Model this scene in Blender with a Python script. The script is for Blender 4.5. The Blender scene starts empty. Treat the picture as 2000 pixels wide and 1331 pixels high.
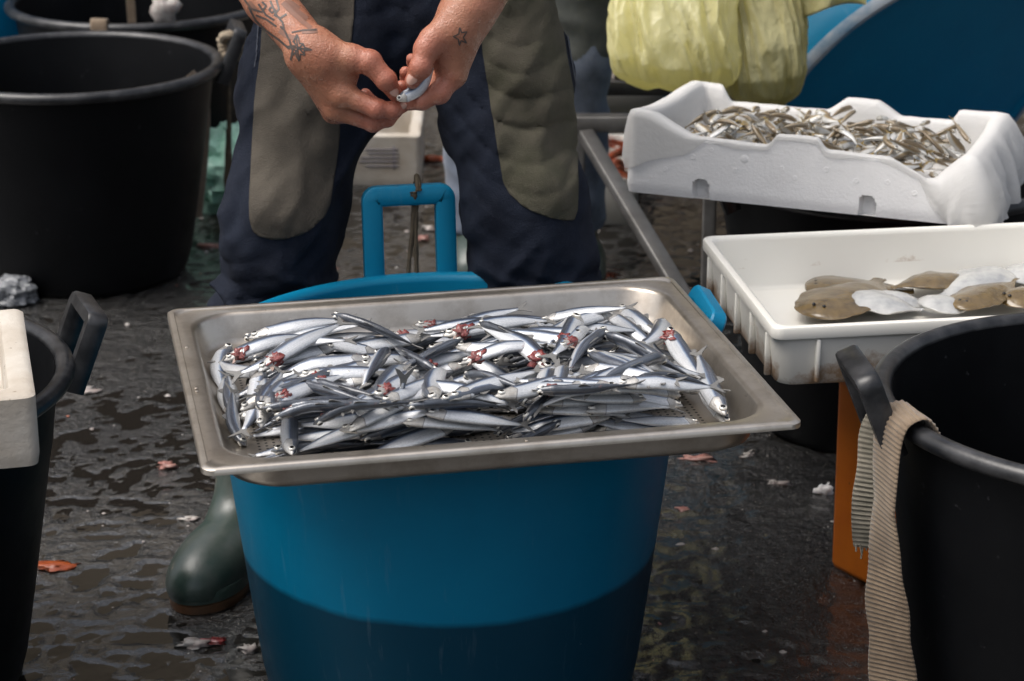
import bpy, math, random
import numpy as np
from mathutils import Vector, Matrix
from mathutils.bvhtree import BVHTree

random.seed(7)
rng = np.random.default_rng(7)
sc = bpy.context.scene
COL = sc.collection
R = math.radians

# ------------------------------------------------------------------ camera
CAM_H, PITCH, FPX = 1.42, R(19.5), 4500.0        # metres, radians, focal length in photo pixels (2000 wide)
cam = bpy.data.cameras.new('camera')
cam.sensor_width = 36.0
cam.lens = 36.0 * FPX / 2000.0
cam.clip_start, cam.clip_end = 0.1, 500.0
cam.dof.use_dof = True
cam.dof.focus_distance = 2.72
cam.dof.aperture_fstop = 9.0
camo = bpy.data.objects.new('camera', cam)
camo.location = (0, 0, CAM_H)
camo.rotation_euler = (math.pi / 2 - PITCH, 0, 0)
COL.objects.link(camo)
sc.camera = camo

# ------------------------------------------------------------------ sky, sun, exposure
SUN_EL, SUN_AZ = R(62), R(-104)                   # azimuth clockwise from +Y; soft light from the left, above
world = bpy.data.worlds.new('World')
sc.world = world
world.use_nodes = True
wn = world.node_tree.nodes
bg = wn['Background']
sky = wn.new('ShaderNodeTexSky')
sky.sky_type = 'NISHITA'
sky.sun_disc = False
sky.sun_elevation = SUN_EL
sky.sun_rotation = SUN_AZ
sky.air_density = 1.0
sky.dust_density = 6.0
sky.ozone_density = 0.6
grey = wn.new('ShaderNodeHueSaturation')                 # thin cloud: paler than a clear sky
grey.inputs['Saturation'].default_value = 0.5
world.node_tree.links.new(sky.outputs[0], grey.inputs['Color'])
world.node_tree.links.new(grey.outputs[0], bg.inputs[0])
bg.inputs[1].default_value = 0.13
sun = bpy.data.lights.new('sun', 'SUN')
sun.energy = 1.25
sun.angle = R(38)
sun.color = (1.0, 0.97, 0.93)
suno = bpy.data.objects.new('sun', sun)
sd = Vector((math.sin(SUN_AZ) * math.cos(SUN_EL), math.cos(SUN_AZ) * math.cos(SUN_EL), math.sin(SUN_EL)))
suno.rotation_euler = sd.to_track_quat('Z', 'Y').to_euler()
suno.location = (-3, -2, 6)
COL.objects.link(suno)
sc.view_settings.view_transform = 'Standard'
sc.view_settings.look = 'None'
sc.view_settings.exposure = 0.56
sc.view_settings.gamma = 1.0
sc.view_settings.use_curve_mapping = False
sc.render.engine = 'CYCLES'
sc.cycles.use_denoising = True
sc.cycles.max_bounces = 5
sc.cycles.diffuse_bounces = 3
sc.cycles.glossy_bounces = 3
sc.cycles.transmission_bounces = 3
sc.cycles.transparent_max_bounces = 6
sc.cycles.use_adaptive_sampling = True
sc.cycles.adaptive_threshold = 0.02
sc.cycles.caustics_reflective = False
sc.cycles.caustics_refractive = False
sc.cycles.sample_clamp_indirect = 6.0

# ------------------------------------------------------------------ measuring the photo: a pixel of the 2000-wide photo to a point in the place
_c, _s = math.cos(PITCH), math.sin(PITCH)
def ray(px, py):
    a, b = (px - 1000) / FPX, (665.5 - py) / FPX
    return np.array([a, _c + b * _s, -_s + b * _c])
def atY(px, py, Y):
    r = ray(px, py); return np.array([0, 0, CAM_H]) + r * (Y / r[1])
def atZ(px, py, Z):
    r = ray(px, py); return np.array([0, 0, CAM_H]) + r * ((Z - CAM_H) / r[2])

# ------------------------------------------------------------------ materials
def nodes_of(name):
    m = bpy.data.materials.new(name)
    m.use_nodes = True
    nt = m.node_tree
    return m, nt, nt.nodes, nt.links, nt.nodes['Principled BSDF']
def ramp(nt, pts, interp='LINEAR'):
    n = nt.nodes.new('ShaderNodeValToRGB')
    n.color_ramp.interpolation = interp
    el = n.color_ramp.elements
    while len(el) < len(pts): el.new(0.5)
    for e, (p, c) in zip(el, pts):
        e.position = p
        e.color = (c, c, c, 1) if isinstance(c, (int, float)) else (*c, 1)
    return n
def noise(nt, scale, detail=4, rough=0.55, vec=None, dist=0.0):
    n = nt.nodes.new('ShaderNodeTexNoise')
    n.inputs['Scale'].default_value = scale
    n.inputs['Detail'].default_value = detail
    n.inputs['Roughness'].default_value = rough
    n.inputs['Distortion'].default_value = dist
    if vec is not None: nt.links.new(vec, n.inputs['Vector'])
    return n
def mathn(nt, op, a, b=None, c=None):
    n = nt.nodes.new('ShaderNodeMath'); n.operation = op
    for i, x in enumerate((a, b, c)):
        if x is None: continue
        if hasattr(x, 'is_linked'): nt.links.new(x, n.inputs[i])
        else: n.inputs[i].default_value = x
    return n.outputs[0]
def mixc(nt, fac, a, b):
    n = nt.nodes.new('ShaderNodeMix'); n.data_type = 'RGBA'
    for s, x in ((n.inputs[0], fac), (n.inputs[6], a), (n.inputs[7], b)):
        if hasattr(x, 'is_linked'): nt.links.new(x, s)
        elif isinstance(x, (int, float)): s.default_value = x
        else: s.default_value = (*x, 1)
    return n.outputs[2]
def bumpn(nt, h, strength=0.3, dist=0.002):
    n = nt.nodes.new('ShaderNodeBump')
    n.inputs['Strength'].default_value = strength
    n.inputs['Distance'].default_value = dist
    nt.links.new(h, n.inputs['Height'])
    return n.outputs[0]

def pmat(name, col, rough=0.5, metal=0.0, col2=None, ns=9, lo=0.35, hi=0.68, bump=0.0, bs=60, bd=0.002,
         rvar=0.0, spec=0.5, coat=0.0, sss=0.0, transl=0.0, sheen=0.0, specks=None):
    m, nt, N, L, b = nodes_of(name)
    tc = N.new('ShaderNodeTexCoord').outputs['Object']
    b.inputs['Roughness'].default_value = rough
    b.inputs['Metallic'].default_value = metal
    b.inputs['Specular IOR Level'].default_value = spec
    b.inputs['Coat Weight'].default_value = coat
    b.inputs['Coat Roughness'].default_value = 0.12
    if sheen:
        b.inputs['Sheen Weight'].default_value = sheen
    if sss:
        b.inputs['Subsurface Weight'].default_value = sss
        b.inputs['Subsurface Radius'].default_value = (0.006, 0.0025, 0.0015)
    c = None
    if col2 is not None:
        n = noise(nt, ns, 6, 0.6, tc)
        r = ramp(nt, [(lo, 0.0), (hi, 1.0)]); L.new(n.outputs['Fac'], r.inputs[0])
        c = mixc(nt, r.outputs[0], col, col2)
    if specks:                                      # small stains with a shape of their own
        sc_, amt, scol = specks
        n = noise(nt, sc_, 3, 0.7, tc)
        r = ramp(nt, [(amt, 0.0), (min(1, amt + 0.06), 1.0)]); L.new(n.outputs['Fac'], r.inputs[0])
        c = mixc(nt, r.outputs[0], c if c is not None else col, scol)
    if c is None: b.inputs['Base Color'].default_value = (*col, 1)
    else: L.new(c, b.inputs['Base Color'])
    if rvar:
        n = noise(nt, ns * 2.3, 5, 0.65, tc)
        L.new(mathn(nt, 'MULTIPLY_ADD', n.outputs['Fac'], 2 * rvar, rough - rvar), b.inputs['Roughness'])
    if bump:
        n = noise(nt, bs, 5, 0.6, tc)
        L.new(bumpn(nt, n.outputs['Fac'], bump, bd), b.inputs['Normal'])
    if transl:
        t = N.new('ShaderNodeBsdfTranslucent')
        if c is None: t.inputs[0].default_value = (*col, 1)
        else: L.new(c, t.inputs[0])
        mx = N.new('ShaderNodeMixShader'); mx.inputs[0].default_value = transl
        L.new(b.outputs[0], mx.inputs[1]); L.new(t.outputs[0], mx.inputs[2])
        L.new(mx.outputs[0], N['Material Output'].inputs['Surface'])
    return m

M = {}
M['black_plastic'] = pmat('black_plastic', (0.002, 0.0023, 0.003), 0.5, col2=(0.005, 0.0055, 0.0065), ns=7, lo=0.45, hi=0.85,
                          rvar=0.13, bump=0.12, bs=220, bd=0.0006, spec=0.16, specks=(48, 0.68, (0.022, 0.022, 0.024)))
M['black_rim'] = pmat('black_rim', (0.008, 0.0085, 0.010), 0.34, col2=(0.055, 0.055, 0.057), ns=30, lo=0.4, hi=0.8, rvar=0.12, bump=0.25, bs=160, bd=0.0008)
M['highlight_scuff'] = pmat('highlight_scuff', (0.10, 0.22, 0.34), 0.45, col2=(0.38, 0.42, 0.46), ns=16, lo=0.35, hi=0.6, bump=0.3, bs=120, bd=0.001)  # scuffed paler blue, with an edge highlight put into the colour
M['steel'] = None
M['foam'] = pmat('foam', (0.84, 0.83, 0.82), 0.75, col2=(0.77, 0.76, 0.75), ns=14, bump=0.5, bs=210, bd=0.0014, specks=(60, 0.72, (0.62, 0.60, 0.57)))
M['foam_dirty'] = pmat('foam_dirty', (0.55, 0.51, 0.45), 0.75, col2=(0.40, 0.34, 0.27), ns=11, bump=0.5, bs=110, bd=0.002, specks=(42, 0.66, (0.20, 0.16, 0.11)))
M['orange'] = pmat('orange', (0.80, 0.205, 0.012), 0.45, col2=(0.64, 0.145, 0.01), ns=7, rvar=0.1, bump=0.1, bs=60, bd=0.001, specks=(60, 0.72, (0.25, 0.06, 0.015)))
M['strap'] = pmat('strap', (0.205, 0.150, 0.098), 0.9, col2=(0.115, 0.080, 0.050), ns=22, bump=0.5, bs=600, bd=0.0008, sheen=0.3, specks=(30, 0.68, (0.13, 0.10, 0.07)))
M['strap_dirty'] = pmat('strap_dirty', (0.27, 0.24, 0.19), 0.9, col2=(0.14, 0.13, 0.10), ns=30, bump=0.5, bs=500, bd=0.0008)
M['rope'] = pmat('rope', (0.045, 0.035, 0.022), 0.9, col2=(0.09, 0.07, 0.045), ns=60, bump=0.5, bs=500, bd=0.001)
M['rope_pale'] = pmat('rope_pale', (0.36, 0.30, 0.22), 0.9, col2=(0.22, 0.17, 0.12), ns=60, bump=0.5, bs=500, bd=0.001)
M['rack_steel'] = pmat('rack_steel', (0.17, 0.165, 0.16), 0.45, metal=0.6, col2=(0.09, 0.085, 0.08), ns=14, rvar=0.12, bump=0.2, bs=90, bd=0.001)
M['green_rubber'] = pmat('green_rubber', (0.028, 0.050, 0.041), 0.38, col2=(0.075, 0.088, 0.078), ns=18, lo=0.4, hi=0.7, rvar=0.14, bump=0.3, bs=60, bd=0.002, coat=0.12, specks=(26, 0.66, (0.16, 0.14, 0.11)))
M['sole_rubber'] = pmat('sole_rubber', (0.13, 0.055, 0.022), 0.6, col2=(0.07, 0.04, 0.02), ns=30)
M['jeans'] = pmat('jeans', (0.17, 0.20, 0.26), 0.85, col2=(0.09, 0.11, 0.15), ns=26, bump=0.4, bs=300, bd=0.001, sheen=0.2)
M['grey_cloth'] = pmat('grey_cloth', (0.085, 0.09, 0.08), 0.85, col2=(0.045, 0.05, 0.045), ns=20, bump=0.4, bs=300, bd=0.001)
M['shirt'] = pmat('shirt', (0.012, 0.016, 0.026), 0.85, col2=(0.02, 0.024, 0.036), ns=26, bump=0.4, bs=300, bd=0.001)
M['hair'] = pmat('hair', (0.02, 0.014, 0.01), 0.6, col2=(0.04, 0.028, 0.02), ns=60, bump=0.6, bs=200, bd=0.002)
M['nail'] = pmat('nail', (0.50, 0.30, 0.24), 0.25, sss=0.1)
M['ink'] = pmat('ink', (0.040, 0.036, 0.035), 0.5, col2=(0.085, 0.060, 0.048), ns=120)
M['ink_grey'] = pmat('ink_grey', (0.19, 0.105, 0.078), 0.5, col2=(0.25, 0.12, 0.08), ns=80)
M['fish_eye'] = pmat('fish_eye', (0.72, 0.70, 0.64), 0.2, metal=0.3)
M['pupil'] = pmat('pupil', (0.004, 0.004, 0.005), 0.06)
M['fin'] = pmat('fin', (0.16, 0.16, 0.16), 0.35, col2=(0.30, 0.29, 0.27), ns=300, bump=0.5, bs=700, bd=0.0005, transl=0.2)
M['fin_yellow'] = pmat('fin_yellow', (0.34, 0.24, 0.07), 0.4, col2=(0.24, 0.17, 0.06), ns=300, bump=0.5, bs=700, bd=0.0005, transl=0.2)
M['gore'] = pmat('gore', (0.15, 0.006, 0.008), 0.12, col2=(0.42, 0.15, 0.13), ns=330, lo=0.42, hi=0.72, bump=0.6, bs=260, bd=0.0015, coat=0.5, sss=0.1)
M['jaw'] = pmat('jaw', (0.42, 0.25, 0.20), 0.25, col2=(0.55, 0.50, 0.44), ns=150, coat=0.4, transl=0.25)
M['sole_skin'] = pmat('sole_skin', (0.165, 0.110, 0.042), 0.24, col2=(0.082, 0.053, 0.021), ns=60, bump=0.5, bs=170, bd=0.0015, coat=0.4, specks=(90, 0.66, (0.22, 0.16, 0.085)))
M['sole_belly'] = pmat('sole_belly', (0.54, 0.535, 0.51), 0.24, metal=0.1, col2=(0.33, 0.335, 0.335), ns=44, bump=0.5, bs=120, bd=0.001, coat=0.3)
M['shrimp'] = pmat('shrimp', (0.62, 0.115, 0.045), 0.3, col2=(0.70, 0.26, 0.15), ns=60, bump=0.3, bs=200, bd=0.001, coat=0.3)
M['scrap_white'] = pmat('scrap_white', (0.45, 0.43, 0.40), 0.4, col2=(0.30, 0.24, 0.22), ns=70, bump=0.5, bs=150, bd=0.002)
M['scrap_pink'] = pmat('scrap_pink', (0.30, 0.11, 0.09), 0.3, col2=(0.42, 0.26, 0.22), ns=70, bump=0.5, bs=150, bd=0.002)
M['scrap_orange'] = pmat('scrap_orange', (0.42, 0.09, 0.02), 0.3, col2=(0.30, 0.06, 0.02), ns=40, bump=0.3, bs=150, bd=0.002)
M['white_plastic'] = pmat('white_plastic', (0.66, 0.645, 0.61), 0.35, col2=(0.58, 0.56, 0.52), ns=6, rvar=0.1, spec=0.4, transl=0.08)
def bag_mat(name, c1_, c2_, transl):
    m, nt, N, L, b = nodes_of(name)
    tc = N.new('ShaderNodeTexCoord').outputs['Object']
    nn = noise(nt, 9, 4, 0.6, tc)
    wv = N.new('ShaderNodeVectorMath'); wv.operation = 'MULTIPLY_ADD'; L.new(nn.outputs['Color'], wv.inputs[0]); wv.inputs[1].default_value = (0.06, 0.06, 0.10); L.new(tc, wv.inputs[2])
    mp = N.new('ShaderNodeMapping'); mp.inputs['Scale'].default_value = (34, 34, 13); L.new(wv.outputs[0], mp.inputs[0])
    vo = N.new('ShaderNodeTexVoronoi'); vo.feature = 'F1'; vo.inputs['Scale'].default_value = 1.0; L.new(mp.outputs[0], vo.inputs['Vector'])
    mp2 = N.new('ShaderNodeMapping'); mp2.inputs['Scale'].default_value = (80, 80, 40); L.new(wv.outputs[0], mp2.inputs[0])
    vo2 = N.new('ShaderNodeTexVoronoi'); vo2.inputs['Scale'].default_value = 1.0; L.new(mp2.outputs[0], vo2.inputs['Vector'])
    h = mathn(nt, 'ADD', vo.outputs['Distance'], mathn(nt, 'MULTIPLY', vo2.outputs['Distance'], 0.35))
    r = ramp(nt, [(0.3, 0.0), (0.7, 1.0)]); L.new(nn.outputs['Fac'], r.inputs[0])
    c = mixc(nt, r.outputs[0], c1_, c2_)
    L.new(c, b.inputs['Base Color']); b.inputs['Roughness'].default_value = 0.3; b.inputs['Specular IOR Level'].default_value = 0.6
    bn = bumpn(nt, h, 0.55, 0.009); L.new(bn, b.inputs['Normal'])
    t = N.new('ShaderNodeBsdfTranslucent'); L.new(c, t.inputs[0]); L.new(bn, t.inputs['Normal'])
    mx = N.new('ShaderNodeMixShader'); mx.inputs[0].default_value = transl
    L.new(b.outputs[0], mx.inputs[1]); L.new(t.outputs[0], mx.inputs[2]); L.new(mx.outputs[0], N['Material Output'].inputs['Surface'])
    return m
M['bag_yellow'] = bag_mat('bag_yellow', (0.95, 0.91, 0.56), (0.88, 0.83, 0.47), 0.60)
M['bag_yellow_dull'] = bag_mat('bag_yellow_dull', (0.74, 0.69, 0.38), (0.60, 0.55, 0.28), 0.48)
M['bag_green'] = pmat('bag_green', (0.36, 0.66, 0.54), 0.35, col2=(0.48, 0.72, 0.62), ns=20, transl=0.3)
M['bag_grey'] = pmat('bag_grey', (0.30, 0.31, 0.33), 0.3, col2=(0.20, 0.21, 0.22), ns=30, transl=0.2)
M['print'] = pmat('print', (0.24, 0.22, 0.24), 0.7)
M['lava_stone'] = pmat('lava_stone', (0.075, 0.072, 0.07), 0.9, col2=(0.05, 0.048, 0.046), ns=0.9, bump=0.5, bs=8, bd=0.02)
M['stone'] = pmat('stone', (0.54, 0.45, 0.33), 0.9, col2=(0.42, 0.34, 0.245), ns=0.9, bump=0.5, bs=8, bd=0.02)
M['window_dark'] = pmat('window_dark', (0.03, 0.03, 0.035), 0.15)
M['door_wood'] = pmat('door_wood', (0.10, 0.055, 0.03), 0.6, col2=(0.07, 0.04, 0.02), ns=5)

def blue_plastic(name, water=None):
    """Translucent blue polyethylene; below the level of the water inside it looks darker."""
    m, nt, N, L, b = nodes_of(name)
    tc = N.new('ShaderNodeTexCoord').outputs['Object']
    n = noise(nt, 6, 5, 0.6, tc)
    r = ramp(nt, [(0.3, 0.0), (0.75, 1.0)]); L.new(n.outputs['Fac'], r.inputs[0])
    c = mixc(nt, r.outputs[0], (0.002, 0.215, 0.40), (0.004, 0.255, 0.45))
    w = None
    if water is not None:
        sx = N.new('ShaderNodeSeparateXYZ'); L.new(tc, sx.inputs[0])
        w = mathn(nt, 'SMOOTH_MIN', 1.0, mathn(nt, 'MAXIMUM', mathn(nt, 'DIVIDE', mathn(nt, 'SUBTRACT', water, mathn(nt, 'MULTIPLY_ADD', n.outputs['Fac'], 0.016, sx.outputs[2])), 0.010), 0.0), 0.1)
        c = mixc(nt, w, c, (0.002, 0.056, 0.105))
    n2 = noise(nt, 30, 6, 0.75, tc, 0.6)
    r2 = ramp(nt, [(0.69, 0.0), (0.74, 1.0)]); L.new(n2.outputs['Fac'], r2.inputs[0])
    c = mixc(nt, mathn(nt, 'MULTIPLY', r2.outputs[0], 0.34), c, (0.45, 0.50, 0.52))
    mpz = N.new('ShaderNodeMapping'); mpz.inputs['Scale'].default_value = (60, 60, 2.2); L.new(tc, mpz.inputs[0])
    n6 = noise(nt, 1.0, 4, 0.7, mpz.outputs[0])
    r6 = ramp(nt, [(0.60, 0.0), (0.78, 1.0)]); L.new(n6.outputs['Fac'], r6.inputs[0])
    c = mixc(nt, mathn(nt, 'MULTIPLY', r6.outputs[0], 0.16), c, (0.30, 0.40, 0.46))
    L.new(c, b.inputs['Base Color'])
    L.new(mathn(nt, 'MULTIPLY_ADD', n2.outputs['Fac'], 0.25, 0.25), b.inputs['Roughness'])
    b.inputs['Specular IOR Level'].default_value = 0.4
    n3 = noise(nt, 25, 3, 0.5, tc)
    L.new(bumpn(nt, n3.outputs['Fac'], 0.1, 0.001), b.inputs['Normal'])
    t = N.new('ShaderNodeBsdfTranslucent'); L.new(c, t.inputs[0])
    mx = N.new('ShaderNodeMixShader'); mx.inputs[0].default_value = 0.3
    L.new(b.outputs[0], mx.inputs[1]); L.new(t.outputs[0], mx.inputs[2])
    L.new(mx.outputs[0], N['Material Output'].inputs['Surface'])
    return m
M['blue'] = blue_plastic('blue')
M['blue_filled'] = blue_plastic('blue_filled', 0.216)

def steel_mat():
    m, nt, N, L, b = nodes_of('steel')
    tc = N.new('ShaderNodeTexCoord').outputs['Object']
    mp = N.new('ShaderNodeMapping'); mp.inputs['Scale'].default_value = (6, 6, 90); L.new(tc, mp.inputs[0])
    n = noise(nt, 3, 6, 0.7, mp.outputs[0])
    n2 = noise(nt, 22, 6, 0.7, tc)
    r = ramp(nt, [(0.45, 0.0), (0.75, 1.0)]); L.new(n2.outputs['Fac'], r.inputs[0])
    c = mixc(nt, r.outputs[0], (0.60, 0.545, 0.475), (0.42, 0.365, 0.30))
    b.inputs['Metallic'].default_value = 0.93
    L.new(mathn(nt, 'MULTIPLY_ADD', n.outputs['Fac'], 0.22, 0.22), b.inputs['Roughness'])
    # drain holes pressed through the floor of the pan
    sx = N.new('ShaderNodeSeparateXYZ'); L.new(tc, sx.inputs[0])
    P = 0.0085
    fx = mathn(nt, 'SUBTRACT', mathn(nt, 'FRACT', mathn(nt, 'DIVIDE', sx.outputs[0], P)), 0.5)
    fy = mathn(nt, 'SUBTRACT', mathn(nt, 'FRACT', mathn(nt, 'DIVIDE', sx.outputs[1], P)), 0.5)
    d = mathn(nt, 'SQRT', mathn(nt, 'ADD', mathn(nt, 'MULTIPLY', fx, fx), mathn(nt, 'MULTIPLY', fy, fy)))
    hole = mathn(nt, 'LESS_THAN', d, 0.2)
    inx = mathn(nt, 'LESS_THAN', mathn(nt, 'ABSOLUTE', sx.outputs[0]), 0.255)
    iny = mathn(nt, 'LESS_THAN', mathn(nt, 'ABSOLUTE', sx.outputs[1]), 0.2)
    low = mathn(nt, 'LESS_THAN', sx.outputs[2], -0.035)
    msk = mathn(nt, 'MULTIPLY', mathn(nt, 'MULTIPLY', hole, inx), mathn(nt, 'MULTIPLY', iny, low))
    c = mixc(nt, msk, c, (0.012, 0.012, 0.012))
    n4 = noise(nt, 60, 3, 0.6, tc)
    rr = ramp(nt, [(0.70, 0.0), (0.74, 1.0)]); L.new(n4.outputs['Fac'], rr.inputs[0])
    c = mixc(nt, mathn(nt, 'MULTIPLY', rr.outputs[0], 0.45), c, (0.16, 0.11, 0.075))
    L.new(c, b.inputs['Base Color'])
    L.new(bumpn(nt, n2.outputs['Fac'], 0.12, 0.0015), b.inputs['Normal'])
    return m
M['steel'] = steel_mat()

def rust_plastic():
    """White fish crate plastic with brown stains along the lower edges."""
    m, nt, N, L, b = nodes_of('stained_plastic')
    tc = N.new('ShaderNodeTexCoord').outputs['Object']
    n = noise(nt, 14, 6, 0.7, tc)
    sx = N.new('ShaderNodeSeparateXYZ'); L.new(tc, sx.inputs[0])
    up = mathn(nt, 'SUBTRACT', 0.62, mathn(nt, 'MULTIPLY', sx.outputs[2], 7.0))
    f = mathn(nt, 'MULTIPLY', mathn(nt, 'SUBTRACT', mathn(nt, 'ADD', n.outputs['Fac'], up), 0.93), 6.0)
    cl = N.new('ShaderNodeClamp'); L.new(f, cl.inputs[0])
    ex = mathn(nt, 'GREATER_THAN', mathn(nt, 'ABSOLUTE', mathn(nt, 'SUBTRACT', sx.outputs[0], 0.30)), 0.285)
    ey = mathn(nt, 'GREATER_THAN', mathn(nt, 'ABSOLUTE', mathn(nt, 'SUBTRACT', sx.outputs[1], 0.20)), 0.185)
    outm = mathn(nt, 'MAXIMUM', ex, ey)
    n2 = noise(nt, 5, 5, 0.6, tc)
    base = mixc(nt, n2.outputs['Fac'], (0.80, 0.785, 0.73), (0.72, 0.69, 0.62))
    L.new(mixc(nt, mathn(nt, 'MULTIPLY', mathn(nt, 'MULTIPLY', cl.outputs[0], outm), 0.85), base, (0.30, 0.155, 0.055)), b.inputs['Base Color'])
    b.inputs['Roughness'].default_value = 0.4
    return m
M['stained_plastic'] = rust_plastic()

def fish_mat(name, stops, head, rough=0.20, metal=0.34, streak=(0.30, 0.34, 0.40)):
    """UV: x runs snout to tail, y runs belly to back."""
    m, nt, N, L, b = nodes_of(name)
    uv = N.new('ShaderNodeUVMap').outputs[0]
    tc = N.new('ShaderNodeTexCoord').outputs['Object']
    oi = N.new('ShaderNodeObjectInfo').outputs['Random']
    sx = N.new('ShaderNodeSeparateXYZ'); L.new(uv, sx.inputs[0])
    n = noise(nt, 90, 5, 0.65, tc)
    v = mathn(nt, 'ADD', sx.outputs[1], mathn(nt, 'MULTIPLY_ADD', n.outputs['Fac'], 0.10, -0.05))
    v = mathn(nt, 'ADD', v, mathn(nt, 'MULTIPLY_ADD', oi, 0.12, -0.06))
    r = ramp(nt, stops); L.new(v, r.inputs[0])
    # head plates, with a darker line behind the gill cover
    hn = noise(nt, 160, 4, 0.7, tc)
    hr = ramp(nt, [(0.35, head[0]), (0.65, head[1])]); L.new(hn.outputs['Fac'], hr.inputs[0])
    edge = mathn(nt, 'ADD', 0.215, mathn(nt, 'MULTIPLY', mathn(nt, 'ABSOLUTE', mathn(nt, 'SUBTRACT', sx.outputs[1], 0.45)), -0.09))
    ish = mathn(nt, 'LESS_THAN', sx.outputs[0], edge)
    dk = mathn(nt, 'GREATER_THAN', v, 0.74)
    ish2 = mathn(nt, 'MULTIPLY', ish, mathn(nt, 'SUBTRACT', 1.0, dk))
    c = mixc(nt, mathn(nt, 'MULTIPLY', ish2, 0.9), r.outputs[0], hr.outputs[0])
    ln = mathn(nt, 'LESS_THAN', mathn(nt, 'ABSOLUTE', mathn(nt, 'SUBTRACT', sx.outputs[0], edge)), 0.0055)
    c = mixc(nt, mathn(nt, 'MULTIPLY', ln, 0.7), c, (0.10, 0.08, 0.07))
    tone = mathn(nt, 'FRACT', mathn(nt, 'MULTIPLY', oi, 13.7))
    c = mixc(nt, mathn(nt, 'MULTIPLY', tone, 0.22), c, streak)
    # grey-blue streaks along the flank
    mps = N.new('ShaderNodeMapping'); mps.inputs['Scale'].default_value = (3.0, 26, 1); L.new(uv, mps.inputs[0])
    cxx = N.new('ShaderNodeCombineXYZ'); L.new(oi, cxx.inputs[2])
    va = N.new('ShaderNodeVectorMath'); va.operation = 'MULTIPLY_ADD'; L.new(cxx.outputs[0], va.inputs[0]); va.inputs[1].default_value = (1, 1, 37); L.new(mps.outputs[0], va.inputs[2])
    ns_ = noise(nt, 1.0, 3, 0.6, va.outputs[0])
    rs = ramp(nt, [(0.42, 0.0), (0.68, 1.0)]); L.new(ns_.outputs['Fac'], rs.inputs[0])
    c = mixc(nt, mathn(nt, 'MULTIPLY', rs.outputs[0], 0.34), c, streak)
    # scales
    mp = N.new('ShaderNodeMapping'); mp.inputs['Scale'].default_value = (64, 24, 1); L.new(uv, mp.inputs[0])
    vo = N.new('ShaderNodeTexVoronoi'); vo.inputs['Scale'].default_value = 1.0; L.new(mp.outputs[0], vo.inputs['Vector'])
    sca = mathn(nt, 'MULTIPLY', vo.outputs['Distance'], 0.35)
    c = mixc(nt, mathn(nt, 'MULTIPLY', sca, 0.8), c, (0.12, 0.125, 0.14))
    n5 = noise(nt, 55, 4, 0.7, tc)
    r5 = ramp(nt, [(0.66, 0.0), (0.72, 1.0)]); L.new(n5.outputs['Fac'], r5.inputs[0])
    c = mixc(nt, mathn(nt, 'MULTIPLY', r5.outputs[0], 0.35), c, (0.30, 0.16, 0.13))
    L.new(c, b.inputs['Base Color'])
    b.inputs['Metallic'].default_value = metal
    L.new(mathn(nt, 'MULTIPLY_ADD', n.outputs['Fac'], 0.28, rough), b.inputs['Roughness'])
    b.inputs['Coat Weight'].default_value = 0.6
    b.inputs['Coat Roughness'].default_value = 0.08
    h = mathn(nt, 'ADD', mathn(nt, 'MULTIPLY', vo.outputs['Distance'], 0.5), n5.outputs['Fac'])
    L.new(bumpn(nt, h, 0.5, 0.0009), b.inputs['Normal'])
    return m
M['anchovy'] = fish_mat('anchovy', [(0.0, (0.82, 0.82, 0.81)), (0.34, (0.80, 0.81, 0.82)), (0.53, (0.66, 0.69, 0.73)), (0.60, (0.24, 0.32, 0.45)),
                                    (0.655, (0.040, 0.066, 0.140)), (0.75, (0.016, 0.021, 0.040)), (1.0, (0.010, 0.012, 0.018))],
                        [(0.36, 0.32, 0.26), (0.66, 0.62, 0.55)])
M['picarel'] = fish_mat('small_fish', [(0.0, (0.80, 0.80, 0.78)), (0.45, (0.68, 0.69, 0.69)), (0.56, (0.50, 0.46, 0.36)), (0.66, (0.30, 0.20, 0.075)),
                                       (0.84, (0.20, 0.125, 0.045)), (1.0, (0.13, 0.085, 0.035))],
                        [(0.40, 0.37, 0.30), (0.66, 0.64, 0.58)], rough=0.24, metal=0.2, streak=(0.42, 0.36, 0.24))

def cloth_mat():
    m, nt, N, L, b = nodes_of('gauze')
    uv = N.new('ShaderNodeUVMap').outputs[0]
    sx = N.new('ShaderNodeSeparateXYZ'); L.new(uv, sx.inputs[0])
    b.inputs['Base Color'].default_value = (0.80, 0.79, 0.77, 1)
    b.inputs['Roughness'].default_value = 0.85
    t = N.new('ShaderNodeBsdfTranslucent'); t.inputs[0].default_value = (0.80, 0.79, 0.77, 1)
    mx = N.new('ShaderNodeMixShader'); mx.inputs[0].default_value = 0.3
    L.new(b.outputs[0], mx.inputs[1]); L.new(t.outputs[0], mx.inputs[2])
    wvx = N.new('ShaderNodeTexNoise'); wvx.inputs['Scale'].default_value = 130; L.new(uv, wvx.inputs['Vector'])
    L.new(bumpn(nt, wvx.outputs['Fac'], 0.5, 0.002), b.inputs['Normal'])
    tr = N.new('ShaderNodeBsdfTransparent')
    m2 = N.new('ShaderNodeMixShader'); m2.inputs[0].default_value = 0.24; L.new(mx.outputs[0], m2.inputs[1]); L.new(tr.outputs[0], m2.inputs[2])
    L.new(m2.outputs[0], N['Material Output'].inputs['Surface'])
    return m
M['gauze'] = cloth_mat()

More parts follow.
